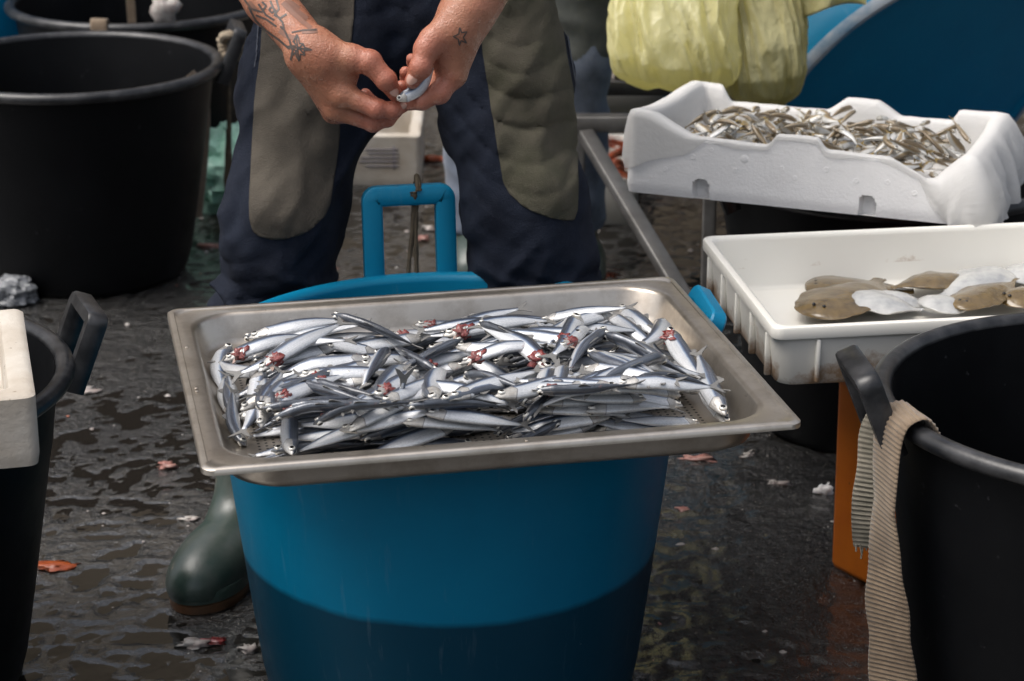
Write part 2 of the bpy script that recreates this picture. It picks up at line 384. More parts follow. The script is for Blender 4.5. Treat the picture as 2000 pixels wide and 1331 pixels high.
def skin_mat():
    m, nt, N, L, b = nodes_of('skin')
    tc = N.new('ShaderNodeTexCoord').outputs['Object']
    n = noise(nt, 26, 5, 0.6, tc); n2 = noise(nt, 420, 4, 0.6, tc); n3 = noise(nt, 90, 4, 0.7, tc)
    r = ramp(nt, [(0.35, 0.0), (0.68, 1.0)]); L.new(n.outputs['Fac'], r.inputs[0])
    c = mixc(nt, r.outputs[0], (0.330, 0.128, 0.073), (0.385, 0.172, 0.102))
    att = N.new('ShaderNodeAttribute'); att.attribute_name = 'finger'
    c = mixc(nt, mathn(nt, 'MULTIPLY', att.outputs['Fac'], 0.6), c, (0.42, 0.128, 0.090))
    L.new(c, b.inputs['Base Color'])
    wr = ramp(nt, [(0.44, 0.52), (0.60, 0.16)]); L.new(n3.outputs['Fac'], wr.inputs[0]); L.new(wr.outputs[0], b.inputs['Roughness'])
    b.inputs['Subsurface Weight'].default_value = 0.08
    b.inputs['Subsurface Radius'].default_value = (0.007, 0.0025, 0.0015)
    h = mathn(nt, 'ADD', mathn(nt, 'MULTIPLY', n2.outputs['Fac'], 0.5), n3.outputs['Fac'])
    L.new(bumpn(nt, h, 0.7, 0.0026), b.inputs['Normal'])
    return m
M['skin'] = skin_mat()

def denim(name, a, bcol, worn):
    m, nt, N, L, b = nodes_of(name)
    tc = N.new('ShaderNodeTexCoord').outputs['Object']
    n = noise(nt, 14, 6, 0.65, tc); n2 = noise(nt, 900, 2, 0.5, tc); n3 = noise(nt, 260, 4, 0.7, tc)
    r = ramp(nt, [(0.35, 0.0), (0.7, 1.0)]); L.new(n.outputs['Fac'], r.inputs[0])
    c = mixc(nt, r.outputs[0], a, bcol)
    r3 = ramp(nt, [(0.60, 0.0), (0.78, 1.0)]); L.new(n3.outputs['Fac'], r3.inputs[0])
    c = mixc(nt, mathn(nt, 'MULTIPLY', r3.outputs[0], 0.75), c, worn)
    L.new(c, b.inputs['Base Color'])
    b.inputs['Roughness'].default_value = 0.85
    b.inputs['Sheen Weight'].default_value = 0.0
    b.inputs['Specular IOR Level'].default_value = 0.2
    L.new(bumpn(nt, mathn(nt, 'ADD', n2.outputs['Fac'], n3.outputs['Fac']), 0.7, 0.0022), b.inputs['Normal'])
    return m
M['navy'] = denim('navy_denim', (0.008, 0.0108, 0.020), (0.016, 0.0215, 0.037), (0.046, 0.056, 0.078))
M['khaki'] = denim('grey_canvas', (0.108, 0.094, 0.075), (0.070, 0.061, 0.050), (0.15, 0.132, 0.108))
M['khaki_stained'] = denim('stained_canvas', (0.104, 0.092, 0.070), (0.072, 0.070, 0.046), (0.145, 0.130, 0.10))
M['thread'] = pmat('thread', (0.075, 0.085, 0.11), 0.8, col2=(0.02, 0.025, 0.04), ns=160)

def ground_mat():
    m, nt, N, L, b = nodes_of('wet_ground')
    tc = N.new('ShaderNodeTexCoord').outputs['Object']
    n1 = noise(nt, 5, 4, 0.65, tc); n2 = noise(nt, 85, 4, 0.65, tc); n3 = noise(nt, 34, 2, 0.6, tc); n4 = noise(nt, 260, 1, 0.6, tc)
    r = ramp(nt, [(0.3, (0.010, 0.010, 0.0098)), (0.55, (0.018, 0.0175, 0.0168)), (0.75, (0.030, 0.028, 0.0255))]); L.new(n1.outputs['Fac'], r.inputs[0])
    r2 = ramp(nt, [(0.42, 0.0), (0.70, 1.0)]); L.new(n2.outputs['Fac'], r2.inputs[0])
    c = mixc(nt, mathn(nt, 'MULTIPLY', r2.outputs[0], 0.6), r.outputs[0], (0.043, 0.041, 0.038))
    r4 = ramp(nt, [(0.69, 0.0), (0.72, 1.0)]); L.new(n4.outputs['Fac'], r4.inputs[0])
    c = mixc(nt, mathn(nt, 'MULTIPLY', r4.outputs[0], 0.7), c, (0.24, 0.215, 0.18))
    L.new(c, b.inputs['Base Color'])
    L.new(mathn(nt, 'MULTIPLY_ADD', n3.outputs['Fac'], 0.42, -0.02), b.inputs['Roughness'])
    b.inputs['Specular IOR Level'].default_value = 0.6
    b.inputs['Coat Weight'].default_value = 0.9
    b.inputs['Coat Roughness'].default_value = 0.07
    h = mathn(nt, 'ADD', n2.outputs['Fac'], mathn(nt, 'MULTIPLY', n4.outputs['Fac'], 0.35))
    bn = bumpn(nt, h, 0.9, 0.010)
    L.new(bn, b.inputs['Normal']); L.new(bumpn(nt, h, 0.10, 0.005), b.inputs['Coat Normal'])
    return m
M['ground'] = ground_mat()
def water_mat():
    m, nt, N, L, b = nodes_of('puddle')
    tc = N.new('ShaderNodeTexCoord').outputs['Object']
    n = noise(nt, 26, 2, 0.5, tc)
    b.inputs['Base Color'].default_value = (0.014, 0.012, 0.010, 1)
    b.inputs['Roughness'].default_value = 0.03
    b.inputs['IOR'].default_value = 1.36
    L.new(bumpn(nt, n.outputs['Fac'], 0.16, 0.004), b.inputs['Normal'])
    return m
M['water'] = water_mat()

# ------------------------------------------------------------------ mesh helpers
def link(o): COL.objects.link(o); return o
def mesh_obj(name, v, f, mats, parent=None, smooth=40, mi=None, loc=None):
    me = bpy.data.meshes.new(name)
    v = np.asarray(v, float)
    me.from_pydata(v.tolist(), [], f if isinstance(f, list) else f.tolist())
    for m in (mats if isinstance(mats, (list, tuple)) else [mats]): me.materials.append(m)
    if mi is not None: me.polygons.foreach_set('material_index', np.asarray(mi, np.int32))
    me.update()
    if smooth:
        me.shade_smooth()
        if smooth < 180: me.set_sharp_from_angle(angle=R(smooth))
    o = link(bpy.data.objects.new(name, me))
    o.parent = parent
    if loc is not None: o.location = loc
    return o
def empty(name, loc=(0, 0, 0), rot=(0, 0, 0), label=None, cat=None, group=None):
    o = link(bpy.data.objects.new(name, None))
    o.location = loc; o.rotation_euler = rot; o.empty_display_size = 0.05
    if label: tag(o, label, cat, group)
    return o
def tag(o, label=None, cat=None, group=None, kind=None):
    for k, x in (('label', label), ('category', cat), ('group', group), ('kind', kind)):
        if x: o[k] = x
    return o

class MB:
    def __init__(s): s.v, s.f, s.m = [], [], []
    def add(s, v, f, mi=0):
        b = len(s.v); s.v.extend([tuple(map(float, p)) for p in v]); s.f.extend([tuple(i + b for i in q) for q in f]); s.m.extend([mi] * len(f))
    def rings(s, rings, cap0=True, cap1=True, closed=False, mi=0):
        n = len(rings[0]); v = [p for r in rings for p in r]; f = []
        K = len(rings)
        for k in range(K if closed else K - 1):
            a, b = k * n, ((k + 1) % K) * n
            for i in range(n):
                j = (i + 1) % n
                f.append((a + i, a + j, b + j, b + i))
        if not closed:
            if cap0: f.append(tuple(range(n))[::-1])
            if cap1: f.append(tuple((K - 1) * n + i for i in range(n)))
        s.add(v, f, mi)
    def lathe(s, prof, n=64, cx=0, cy=0, closed=False, mi=0):
        rr = []
        for r, z in prof:
            r = max(r, 1e-4)
            rr.append([(cx + r * math.cos(2 * math.pi * i / n), cy + r * math.sin(2 * math.pi * i / n), z) for i in range(n)])
        s.rings(rr, closed=closed, mi=mi)
    def tube(s, path, rad, n=10, mi=0, closed=False):
        P = [np.asarray(p, float) for p in path]; K = len(P)
        if not hasattr(rad, '__len__'): rad = [rad] * K
        up = None; rr = []
        for k in range(K):
            t = P[(k + 1) % K] - P[k - 1] if closed else P[min(k + 1, K - 1)] - P[max(k - 1, 0)]
            t = t / (np.linalg.norm(t) + 1e-12)
            if up is None: up = np.cross(t, [0.3, 0.2, 0.93]); 
            up = up - t * up.dot(t); up /= np.linalg.norm(up) + 1e-12
            sd_ = np.cross(t, up)
            rr.append([P[k] + rad[k] * (up * math.cos(a) + sd_ * math.sin(a)) for a in np.linspace(0, 2 * math.pi, n, endpoint=False)])
        s.rings(rr, closed=closed, mi=mi)
    def box(s, c, d, b=0.003, rot=None, mi=0):
        """box of size d about c with softened edges"""
        hx, hy, hz = d[0] / 2, d[1] / 2, d[2] / 2
        b = min(b, hx * 0.9, hy * 0.9, hz * 0.9)
        rr = [rrect(hx - b, hy - b, b * 0.6, 2, -hz), rrect(hx - b * .3, hy - b * .3, b, 2, -hz + b * .3), rrect(hx, hy, b, 2, -hz + b), rrect(hx, hy, b, 2, hz - b),
              rrect(hx - b * .3, hy - b * .3, b, 2, hz - b * .3), rrect(hx - b, hy - b, b * 0.6, 2, hz)]
        rm = np.eye(3) if rot is None else np.array(rot)
        s.rings([np.asarray(r) @ rm.T + np.asarray(c) for r in rr], mi=mi)
    def bar(s, p, q, w, h, b=0.003, mi=0):
        """square bar from p to q; h is its thickness in the upright sense"""
        p, q = np.asarray(p, float), np.asarray(q, float)
        t = (q - p); Ln = np.linalg.norm(t); t /= Ln
        up = np.array([0, 0, 1.0]) if abs(t[2]) < 0.95 else np.array([0, 1.0, 0])
        sdv = np.cross(up, t); sdv /= np.linalg.norm(sdv); u2 = np.cross(t, sdv)
        s.box((p + q) / 2, (Ln, w, h), b, rot=np.array([t, sdv, u2]).T, mi=mi)
    def build(s, name, mats, parent=None, smooth=40, loc=None):
        return mesh_obj(name, s.v, s.f, mats, parent, smooth, s.m if isinstance(mats, (list, tuple)) else None, loc)

def rrect(hx, hy, r, seg, z, nside=0):
    """rounded rectangle ring, counter-clockwise; nside extra points on each straight side"""
    r = max(min(r, hx * 0.999, hy * 0.999), 1e-5)
    cs = [(hx - r, hy - r, 0), (-hx + r, hy - r, 90), (-hx + r, -hy + r, 180), (hx - r, -hy + r, 270)]
    arcs = [[(cx + r * math.cos(R(a0 + 90 * k / seg)), cy + r * math.sin(R(a0 + 90 * k / seg)), z) for k in range(seg + 1)] for cx, cy, a0 in cs]
    out = []
    for i, a in enumerate(arcs):
        out += a
        p, q = a[-1], arcs[(i + 1) % 4][0]
        for k in range(1, nside + 1):
            t = k / (nside + 1)
            out.append((p[0] + (q[0] - p[0]) * t, p[1] + (q[1] - p[1]) * t, z))
    return out

# lattice noise in numpy, about -1..1
_perm = rng.random((64, 64, 64)).astype(np.float32) * 2 - 1
def vnoise(x, y, z):
    def sp(a):
        i = np.floor(a); f = a - i
        return (i.astype(np.int64) & 63), f * f * (3 - 2 * f)
    (ix, fx), (iy, fy), (iz, fz) = sp(np.asarray(x)), sp(np.asarray(y)), sp(np.asarray(z))
    jx, jy, jz = (ix + 1) & 63, (iy + 1) & 63, (iz + 1) & 63
    P = _perm
    a = P[ix, iy, iz] * (1 - fx) + P[jx, iy, iz] * fx
    b = P[ix, jy, iz] * (1 - fx) + P[jx, jy, iz] * fx
    c = P[ix, iy, jz] * (1 - fx) + P[jx, iy, jz] * fx
    d = P[ix, jy, jz] * (1 - fx) + P[jx, jy, jz] * fx
    return (a * (1 - fy) + b * fy) * (1 - fz) + (c * (1 - fy) + d * fy) * fz
def fbm(x, y, z, o=4):
    s, a = 0, 1.0
    for k in range(o):
        s = s + a * vnoise(x * 2 ** k + 7.3 * k, y * 2 ** k + 3.1 * k, z * 2 ** k + 1.7 * k); a *= 0.5
    return s

# smooth union of tapered capsules on a grid, and surface nets to mesh it
class Field:
    def __init__(s, lo, hi, h):
        s.lo = np.asarray(lo, float); s.h = h
        s.n = np.ceil((np.asarray(hi) - s.lo) / h).astype(int) + 1
        s.d = np.full(s.n, 1.0, np.float32)
    def axes(s, i0=None, i1=None):
        i0 = np.zeros(3, int) if i0 is None else i0; i1 = s.n if i1 is None else i1
        return [(s.lo[k] + s.h * np.arange(i0[k], i1[k])).astype(np.float32) for k in range(3)]
    def cap(s, p, rp, q, rq, k=0.006, d=None, sq=None):
        d = s.d if d is None else d
        p, q = np.asarray(p, float), np.asarray(q, float)
        mg = max(rp, rq) + 2.5 * k + 3 * s.h
        i0 = np.clip(((np.minimum(p, q) - mg - s.lo) / s.h).astype(int), 0, s.n); i1 = np.clip(((np.maximum(p, q) + mg - s.lo) / s.h).astype(int) + 1, 0, s.n)
        if (i1 <= i0).any(): return
        X, Y, Z = np.meshgrid(*s.axes(i0, i1), indexing='ij')
        if sq is not None: pass
        ab = q - p; L2 = ab.dot(ab) + 1e-12
        t = np.clip(((X - p[0]) * ab[0] + (Y - p[1]) * ab[1] + (Z - p[2]) * ab[2]) / L2, 0, 1)
        dd = np.sqrt((X - p[0] - t * ab[0]) ** 2 + (Y - p[1] - t * ab[1]) ** 2 + (Z - p[2] - t * ab[2]) ** 2) - (rp + (rq - rp) * t)
        sub = d[i0[0]:i1[0], i0[1]:i1[1], i0[2]:i1[2]]
        hh = np.maximum(k - np.abs(sub - dd), 0) / k
        sub[...] = np.minimum(sub, dd) - hh * hh * k * 0.25
    def ell(s, c, r, k=0.01, d=None):
        d = s.d if d is None else d
        X, Y, Z = np.meshgrid(*s.axes(), indexing='ij')
        q = np.sqrt(((X - c[0]) / r[0]) ** 2 + ((Y - c[1]) / r[1]) ** 2 + ((Z - c[2]) / r[2]) ** 2)
        dd = (q - 1) * min(r)
        hh = np.maximum(k - np.abs(d - dd), 0) / k
        d[...] = np.minimum(d, dd) - hh * hh * k * 0.25
    def new(s): return np.full(s.n, 1.0, np.float32)
    def merge(s, d2, k):
        hh = np.maximum(k - np.abs(s.d - d2), 0) / k
        s.d = np.minimum(s.d, d2) - hh * hh * k * 0.25
    def mesh(s, relax=2):
        d = s.d; nx, ny, nz = d.shape
        ins = d < 0
        cnt = np.zeros((nx - 1, ny - 1, nz - 1), np.int8)
        for a in (0, 1):
            for b in (0, 1):
                for c in (0, 1): cnt += ins[a:nx - 1 + a, b:ny - 1 + b, c:nz - 1 + c]
        act = (cnt > 0) & (cnt < 8)
        I, J, K = np.nonzero(act)
        idx = np.full(act.shape, -1, np.int64); idx[I, J, K] = np.arange(len(I))
        acc = np.zeros((len(I), 3)); num = np.zeros(len(I))
        cor = [(a, b, c) for a in (0, 1) for b in (0, 1) for c in (0, 1)]
        for u in cor:
            for ax in range(3):
                if u[ax]: continue
                w = list(u); w[ax] = 1
                d0 = d[I + u[0], J + u[1], K + u[2]]; d1 = d[I + w[0], J + w[1], K + w[2]]
                m = (d0 < 0) != (d1 < 0)
                t = np.where(m, d0 / np.where(m, d0 - d1, 1), 0)
                p = np.tile(np.array(u, float), (len(I), 1)); p[:, ax] += t
                acc += p * m[:, None]; num += m
        V = np.c_[I, J, K] + acc / num[:, None]
        V = V * s.h + s.lo
        F = []
        for ax in range(3):
            sl0 = [slice(None)] * 3; sl1 = [slice(None)] * 3
            sl0[ax] = slice(0, d.shape[ax] - 1); sl1[ax] = slice(1, d.shape[ax])
            a0, a1 = ins[tuple(sl0)], ins[tuple(sl1)]
            e = np.argwhere(a0 != a1)
            o1, o2 = (ax + 1) % 3, (ax + 2) % 3
            ok = (e[:, o1] > 0) & (e[:, o2] > 0) & (e[:, o1] < d.shape[o1] - 1) & (e[:, o2] < d.shape[o2] - 1)
            e = e[ok]
            def cell(q1, q2):
                c = e.copy(); c[:, o1] -= q1; c[:, o2] -= q2
                return idx[c[:, 0], c[:, 1], c[:, 2]]
            q = np.c_[cell(1, 1), cell(0, 1), cell(0, 0), cell(1, 0)]
            fl = ~a0[tuple(e.T)]
            q[fl] = q[fl][:, ::-1]
            F.append(q)
        F = np.concatenate(F)
        F = F[(F >= 0).all(1)]
        for _ in range(relax):
            S = np.zeros_like(V); C = np.zeros(len(V))
            for a in range(4):
                b = (a + 1) % 4
                np.add.at(S, F[:, a], V[F[:, b]]); np.add.at(C, F[:, a], 1)
                np.add.at(S, F[:, b], V[F[:, a]]); np.add.at(C, F[:, b], 1)
            V = 0.5 * V + 0.5 * S / np.maximum(C, 1)[:, None]
        return V, F
def vnormals(V, F):
    n = np.cross(V[F[:, 2]] - V[F[:, 0]], V[F[:, 3]] - V[F[:, 1]])
    N = np.zeros_like(V)
    for a in range(4): np.add.at(N, F[:, a], n)
    return N / (np.linalg.norm(N, axis=1)[:, None] + 1e-12)
def biggest_piece(vs, fs):
    par = list(range(len(vs)))
    def find(i):
        while par[i] != i: par[i] = par[par[i]]; i = par[i]
        return i
    for f in fs:
        for j in f[1:]: par[find(j)] = find(f[0])
    cnt = {}
    for f in fs: cnt[find(f[0])] = cnt.get(find(f[0]), 0) + 1
    if not cnt: return vs, fs
    top = max(cnt, key=cnt.get)
    fs = [f for f in fs if find(f[0]) == top]
    use = sorted({i for f in fs for i in f}); mp = {i: k for k, i in enumerate(use)}
    return [vs[i] for i in use], [tuple(mp[i] for i in f) for f in fs]
def clip_patch(V, F, Nn, s, off):
    """the part of a mesh where s<0, cut exactly along s=0 and lifted by off along the normals"""
    tris = np.concatenate([F[:, [0, 1, 2]], F[:, [0, 2, 3]]])
    tris = tris[(s[tris] < 0).any(1)]
    vs, fs, key = [], [], {}
    def vert(i):
        if i not in key: key[i] = len(vs); vs.append(V[i] + Nn[i] * off)
        return key[i]
    def cut(i, j):
        k = (min(i, j), max(i, j))
        if k not in key:
            t = s[k[0]] / (s[k[0]] - s[k[1]]); key[k] = len(vs)
            vs.append((V[k[0]] + Nn[k[0]] * off) * (1 - t) + (V[k[1]] + Nn[k[1]] * off) * t)
        return key[k]
    for t in tris:
        poly = []
        for a in range(3):
            i, j = int(t[a]), int(t[(a + 1) % 3])
            if s[i] < 0: poly.append(vert(i))
            if (s[i] < 0) != (s[j] < 0): poly.append(cut(i, j))
        if len(poly) >= 3: fs.append(tuple(poly))
    return vs, fs

# ------------------------------------------------------------------ the setting: wet paving, puddles, the square around it
def make_ground():
    h = 0.0085
    xs = np.arange(-1.9, 2.2, h); ys = np.arange(1.75, 7.6, h)
    X, Y = np.meshgrid(xs, ys, indexing='ij')
    wx = X + 0.02 * vnoise(X * 9, Y * 9, X * 0 + 4.2); wy = Y + 0.02 * vnoise(X * 9, Y * 9, X * 0 + 9.7)
    f = fbm(wx * 25, wy * 31, X * 0 + 0.5, 3)
    Z = 0.0048 * (0.55 - np.abs(f) * 1.1) + 0.0016 * fbm(wx * 70, wy * 70, X * 0 + 2.5, 2)
    Z += 0.0032 * vnoise(X * 1.7, Y * 1.7, X * 0 + 3.3)
    wet = np.exp(-((X + 0.45) / 0.42) ** 2 - ((Y - 2.62) / 0.36) ** 2)           # the hollow in front of the boots on the left
    Z -= 0.0016 * wet
    Z += 0.0010 / (1 + np.exp(-(X - 0.12) / 0.06)) * (Y < 3.4)
    Z -= 0.0008
    nx, ny = X.shape
    V = np.c_[X.ravel(), Y.ravel(), Z.ravel()]
    i = np.arange(nx * ny).reshape(nx, ny)
    F = np.stack([i[:-1, :-1], i[1:, :-1], i[1:, 1:], i[:-1, 1:]], -1).reshape(-1, 4)
    g = mesh_obj('ground', V, F, M['ground'], smooth=180); g['kind'] = 'structure'
    S = 120.0
    mb = MB()
    mb.add([(-S, -S, -0.018), (S, -S, -0.018), (S, S, -0.018), (-S, S, -0.018)], [(0, 1, 2, 3)])
    o = mb.build('paving', M['ground'], smooth=0); o['kind'] = 'structure'
    mb = MB()
    mb.add([(-1.9, 1.75, -0.0010), (2.2, 1.75, -0.0010), (2.2, 7.6, -0.0010), (-1.9, 7.6, -0.0010)], [(0, 1, 2, 3)])
    o = mb.build('puddle_water', M['water'], smooth=0); o['kind'] = 'structure'
    # still deeper paving around the sheet so that the square goes on
    return g
make_ground()

def make_building(loc, rz, width, height, label, stone):
    root = empty('unseen_building', loc, (0, 0, rz), label, 'building')
    mb = MB(); mb.box((0, 2.0, height / 2), (width, 4.0, height), 0.02); mb.build('wall', stone, root)
    mb = MB(); mb.box((0, -0.12, height - 0.3), (width + 0.3, 0.24, 0.35), 0.04); mb.build('cornice', stone, root)
    n = int(width // 3)
    for k in range(n):
        x = -width / 2 + (k + 0.5) * width / n
        for z in (5.0, 8.2):
            if z + 1.2 > height: continue
            mb = MB(); mb.box((x, -0.03, z), (1.3, 0.08, 2.1), 0.01); w = mb.build('window', M['window_dark'], root)
            mb = MB(); mb.box((x, -0.09, z - 1.15), (1.6, 0.16, 0.14), 0.02); mb.build('window_sill', stone, w)
        mb = MB(); mb.box((x, -0.03, 1.4), (1.7, 0.08, 2.8), 0.01); d = mb.build('door', M['door_wood'], root)
        mb = MB(); mb.box((x, -0.06, 2.95), (2.0, 0.14, 0.22), 0.02); mb.build('lintel', stone, d)
make_building((0, 15, -0.018), 0, 30, 7.8, 'unseen tan stone building added behind the stalls for its reflection in puddles', M['stone'])  # out of view; added for the warm reflection it gives the puddles

# ------------------------------------------------------------------ tubs
def loop_handle(w, h, base, out, flare, tw, tt):
    """open rectangular loop: legs rise from the rim at radius `base`, leaning outwards by `flare`"""
    path = []
    r = 0.007
    pts = [(-w / 2, -0.035), (-w / 2, h - r)]
    for k in range(1, 6): a = math.pi - k * math.pi / 12; pts.append((-w / 2 + r + r * math.cos(a), h - r + r * math.sin(a)))
    for k in range(0, 6): a = math.pi / 2 - k * math.pi / 12; pts.append((w / 2 - r + r * math.cos(a), h - r + r * math.sin(a)))
    pts += [(w / 2, h - r), (w / 2, -0.035)]
    up = np.array([math.sin(flare), 0, math.cos(flare)])       # x is outwards, y along the rim
    nrm = np.array([math.cos(flare), 0, -math.sin(flare)])
    P = [np.array([base, 0, out]) + up * b + np.array([0, a, 0]) for a, b in pts]
    rr = []
    for k in range(len(P)):
        t = P[min(k + 1, len(P) - 1)] - P[max(k - 1, 0)]; t /= np.linalg.norm(t)
        inn = np.cross(nrm, t)
        c = 0.25
        sec = [(-1 + c, -1), (1 - c, -1), (1, -1 + c), (1, 1 - c), (1 - c, 1), (-1 + c, 1), (-1, 1 - c), (-1, -1 + c)]
        rr.append([P[k] + inn * (a * tw / 2) + nrm * (b * tt / 2) for a, b in sec])
    mb = MB(); mb.rings(rr)
    return mb
def make_tub(label, loc, Rr, Rb, H, mat, rim_mat, handles, name='plastic_tub', rot=(0, 0, 0), cat='tub', bead=0.0115, group=None):
    root = empty(name, loc, rot, label, cat, group)
    n = 96
    rw = Rr - 0.010
    def rad(z): t = z / H; return Rb + (rw - Rb) * (t ** 0.93)
    prof = [(0.0, 0.008), (Rb - 0.035, 0.008), (Rb - 0.028, 0.001), (Rb - 0.014, 0.0), (Rb - 0.004, 0.006), (Rb + 0.001, 0.016)]
    for k in range(1, 15):
        z = 0.016 + (H - 0.028) * k / 14
        prof.append((rad(z) + (0.0012 if k in (11,) else 0), z))
    inner = [(rw - 0.007, H - 0.006)] + [(rad(H * k / 10) - 0.006, max(H * k / 10, 0.03)) for k in range(9, 0, -1)] + [(Rb - 0.02, 0.015), (0.0, 0.013)]
    mb = MB(); mb.lathe(prof + inner, n); mb.build('body', mat, root)
    bp = [(Rr - 0.004 + bead * 1.05 * math.cos(a), H - 0.007 + bead * 0.95 * math.sin(a)) for a in np.linspace(0, 2 * math.pi, 14, endpoint=False)]
    mb = MB(); mb.lathe(bp, n, closed=True); rim = mb.build('rim', rim_mat, root)
    for (ang, w, h, flare, off, tw, tt) in handles:
        hm = loop_handle(w, h, Rr + off, H - 0.012, R(flare), tw, tt)
        ca, sa = math.cos(R(ang)), math.sin(R(ang))
        hm.v = [(x * ca - y * sa, x * sa + y * ca, z) for x, y, z in hm.v]
        hm.build('handle', rim_mat, root)
    return root
BK, BR = M['black_plastic'], M['black_rim']
HB = lambda a, h=0.062: (a, 0.095, h, 22, 0.012, 0.019, 0.026)
make_tub('large turquoise blue tub under the steel fish pan, half full of dark water', (-0.080, 2.700, 0), 0.303, 0.238, 0.4535, M['blue_filled'], M['blue'],
         [(101, 0.100, 0.122, 6, 0.004, 0.027, 0.020), (7, 0.106, 0.060, 26, 0.000, 0.020, 0.021)])
make_tub('empty black tub at the left edge, pale rope knotted on its handle', (-0.861, 4.445, 0), 0.286, 0.205, 0.425, BK, BR, [HB(12, 0.07), HB(192)])
make_tub('black tub behind the roped tub, straps over its rim', (-0.830, 5.08, 0), 0.286, 0.205, 0.425, BK, BR, [HB(80)])
make_tub('bright blue tub in the top left corner behind the black tubs', (-1.29, 5.36, 0), 0.30, 0.215, 0.60, M['blue'], M['blue'], [HB(90), HB(270)])
make_tub('black tub under the dirty foam box at the left edge', (-0.842, 2.665, 0), 0.290, 0.205, 0.430, BK, BR, [HB(22), HB(202)])
make_tub('near black tub in the right foreground with a webbing strap over its rim', (0.692, 2.421, 0), 0.278, 0.205, 0.500, BK, BR, [HB(186, 0.058), HB(6, 0.058)])
make_tub('black tub under the cloth lined foam box, behind the orange crate', (0.612, 3.63, 0), 0.286, 0.205, 0.440, BK, BR, [HB(15, 0.05), HB(195, 0.02)])
# the blue tub tipped over behind the bags, base towards the camera
def tipped_tub():
    axis = Vector((-0.44, 0.74, 0.50)).normalized()
    q = axis.to_track_quat('Z', 'Y')
    c = Vector(atY(1778, 205, 4.50))
    root = make_tub('big blue tub tipped over behind the yellow bags, base towards us', c, 0.42, 0.36, 0.46, M['blue'], M['blue'],
                    [(60, 0.12, 0.07, 25, 0.012, 0.024, 0.026), (240, 0.12, 0.07, 25, 0.012, 0.024, 0.026)])
    root.rotation_euler = q.to_euler()
    mb = MB(); mb.lathe([(0.340, -0.0012), (0.350, -0.0018), (0.3585, 0.005), (0.3625, 0.015), (0.360, 0.017), (0.35, 0.007)], 96, closed=True); mb.build('highlight_edge', M['highlight_scuff'], root)  # pale ring: sky highlight along this edge as colour, with some scuffing
tipped_tub()

# ------------------------------------------------------------------ the steel pan
TC, TYAW = np.array([-0.056, 2.516, 0.5025]), R(11.95)
cy_, sy_ = math.cos(TYAW), math.sin(TYAW)
def pan_world(p): p = np.asarray(p, float); return np.stack([TC[0] + p[..., 0] * cy_ - p[..., 1] * sy_, TC[1] + p[..., 0] * sy_ + p[..., 1] * cy_, TC[2] + p[..., 2]], -1)
def pan_local(w): d = np.asarray(w) - TC; return np.array([d[0] * cy_ + d[1] * sy_, -d[0] * sy_ + d[1] * cy_, d[2]])
def make_pan():
    root = empty('steel_pan', tuple(TC), (0, 0, TYAW), 'stainless steel gastronorm pan heaped with anchovies on the blue tub', 'pan')
    W, D = 0.325, 0.265
    prof = [  # hx, hy, corner radius, z  -- outside bottom, up the outside, round the flange, down the inside
        (0.05, 0.04, 0.02, -0.0445), (0.270, 0.210, 0.05, -0.0445), (0.283, 0.223, 0.055, -0.0435), (0.290, 0.230, 0.056, -0.039), (0.2925, 0.2325, 0.056, -0.032),
        (0.2965, 0.2365, 0.056, -0.008), (0.300, 0.240, 0.056, -0.0045), (0.306, 0.246, 0.05, -0.0032), (0.3195, 0.2595, 0.018, -0.0032), (0.3232, 0.2632, 0.015, -0.0075), (0.3250, 0.2650, 0.014, -0.0070),
        (0.3248, 0.2648, 0.014, -0.0015), (0.3225, 0.2625, 0.014, 0.0004), (0.3175, 0.2575, 0.016, 0.0006), (0.3165, 0.2565, 0.017, -0.0008), (0.3120, 0.2520, 0.024, -0.0008), (0.3020, 0.2420, 0.052, -0.0008),
        (0.2985, 0.2385, 0.055, -0.0025), (0.2962, 0.2362, 0.055, -0.006), (0.2905, 0.2305, 0.055, -0.031), (0.287, 0.227, 0.053, -0.0375), (0.280, 0.220, 0.052, -0.0415), (0.270, 0.210, 0.05, -0.0425), (0.05, 0.04, 0.02, -0.0425)]
    mb = MB(); mb.rings([rrect(a, b, r, 10, z, 6) for a, b, r, z in prof])
    mb.build('shell', M['steel'], root, smooth=50)
    # pressed marks on the flange
    for k, (x, y) in enumerate([(-0.311, 0.12), (-0.311, -0.02), (-0.311, -0.03), (0.02, -0.2515)]):
        mb = MB(); mb.box((x, y, -0.0001), (0.004, 0.006, 0.0014), 0.0005); mb.build('stamp_mark', M['steel'], root)
    return root
make_pan()

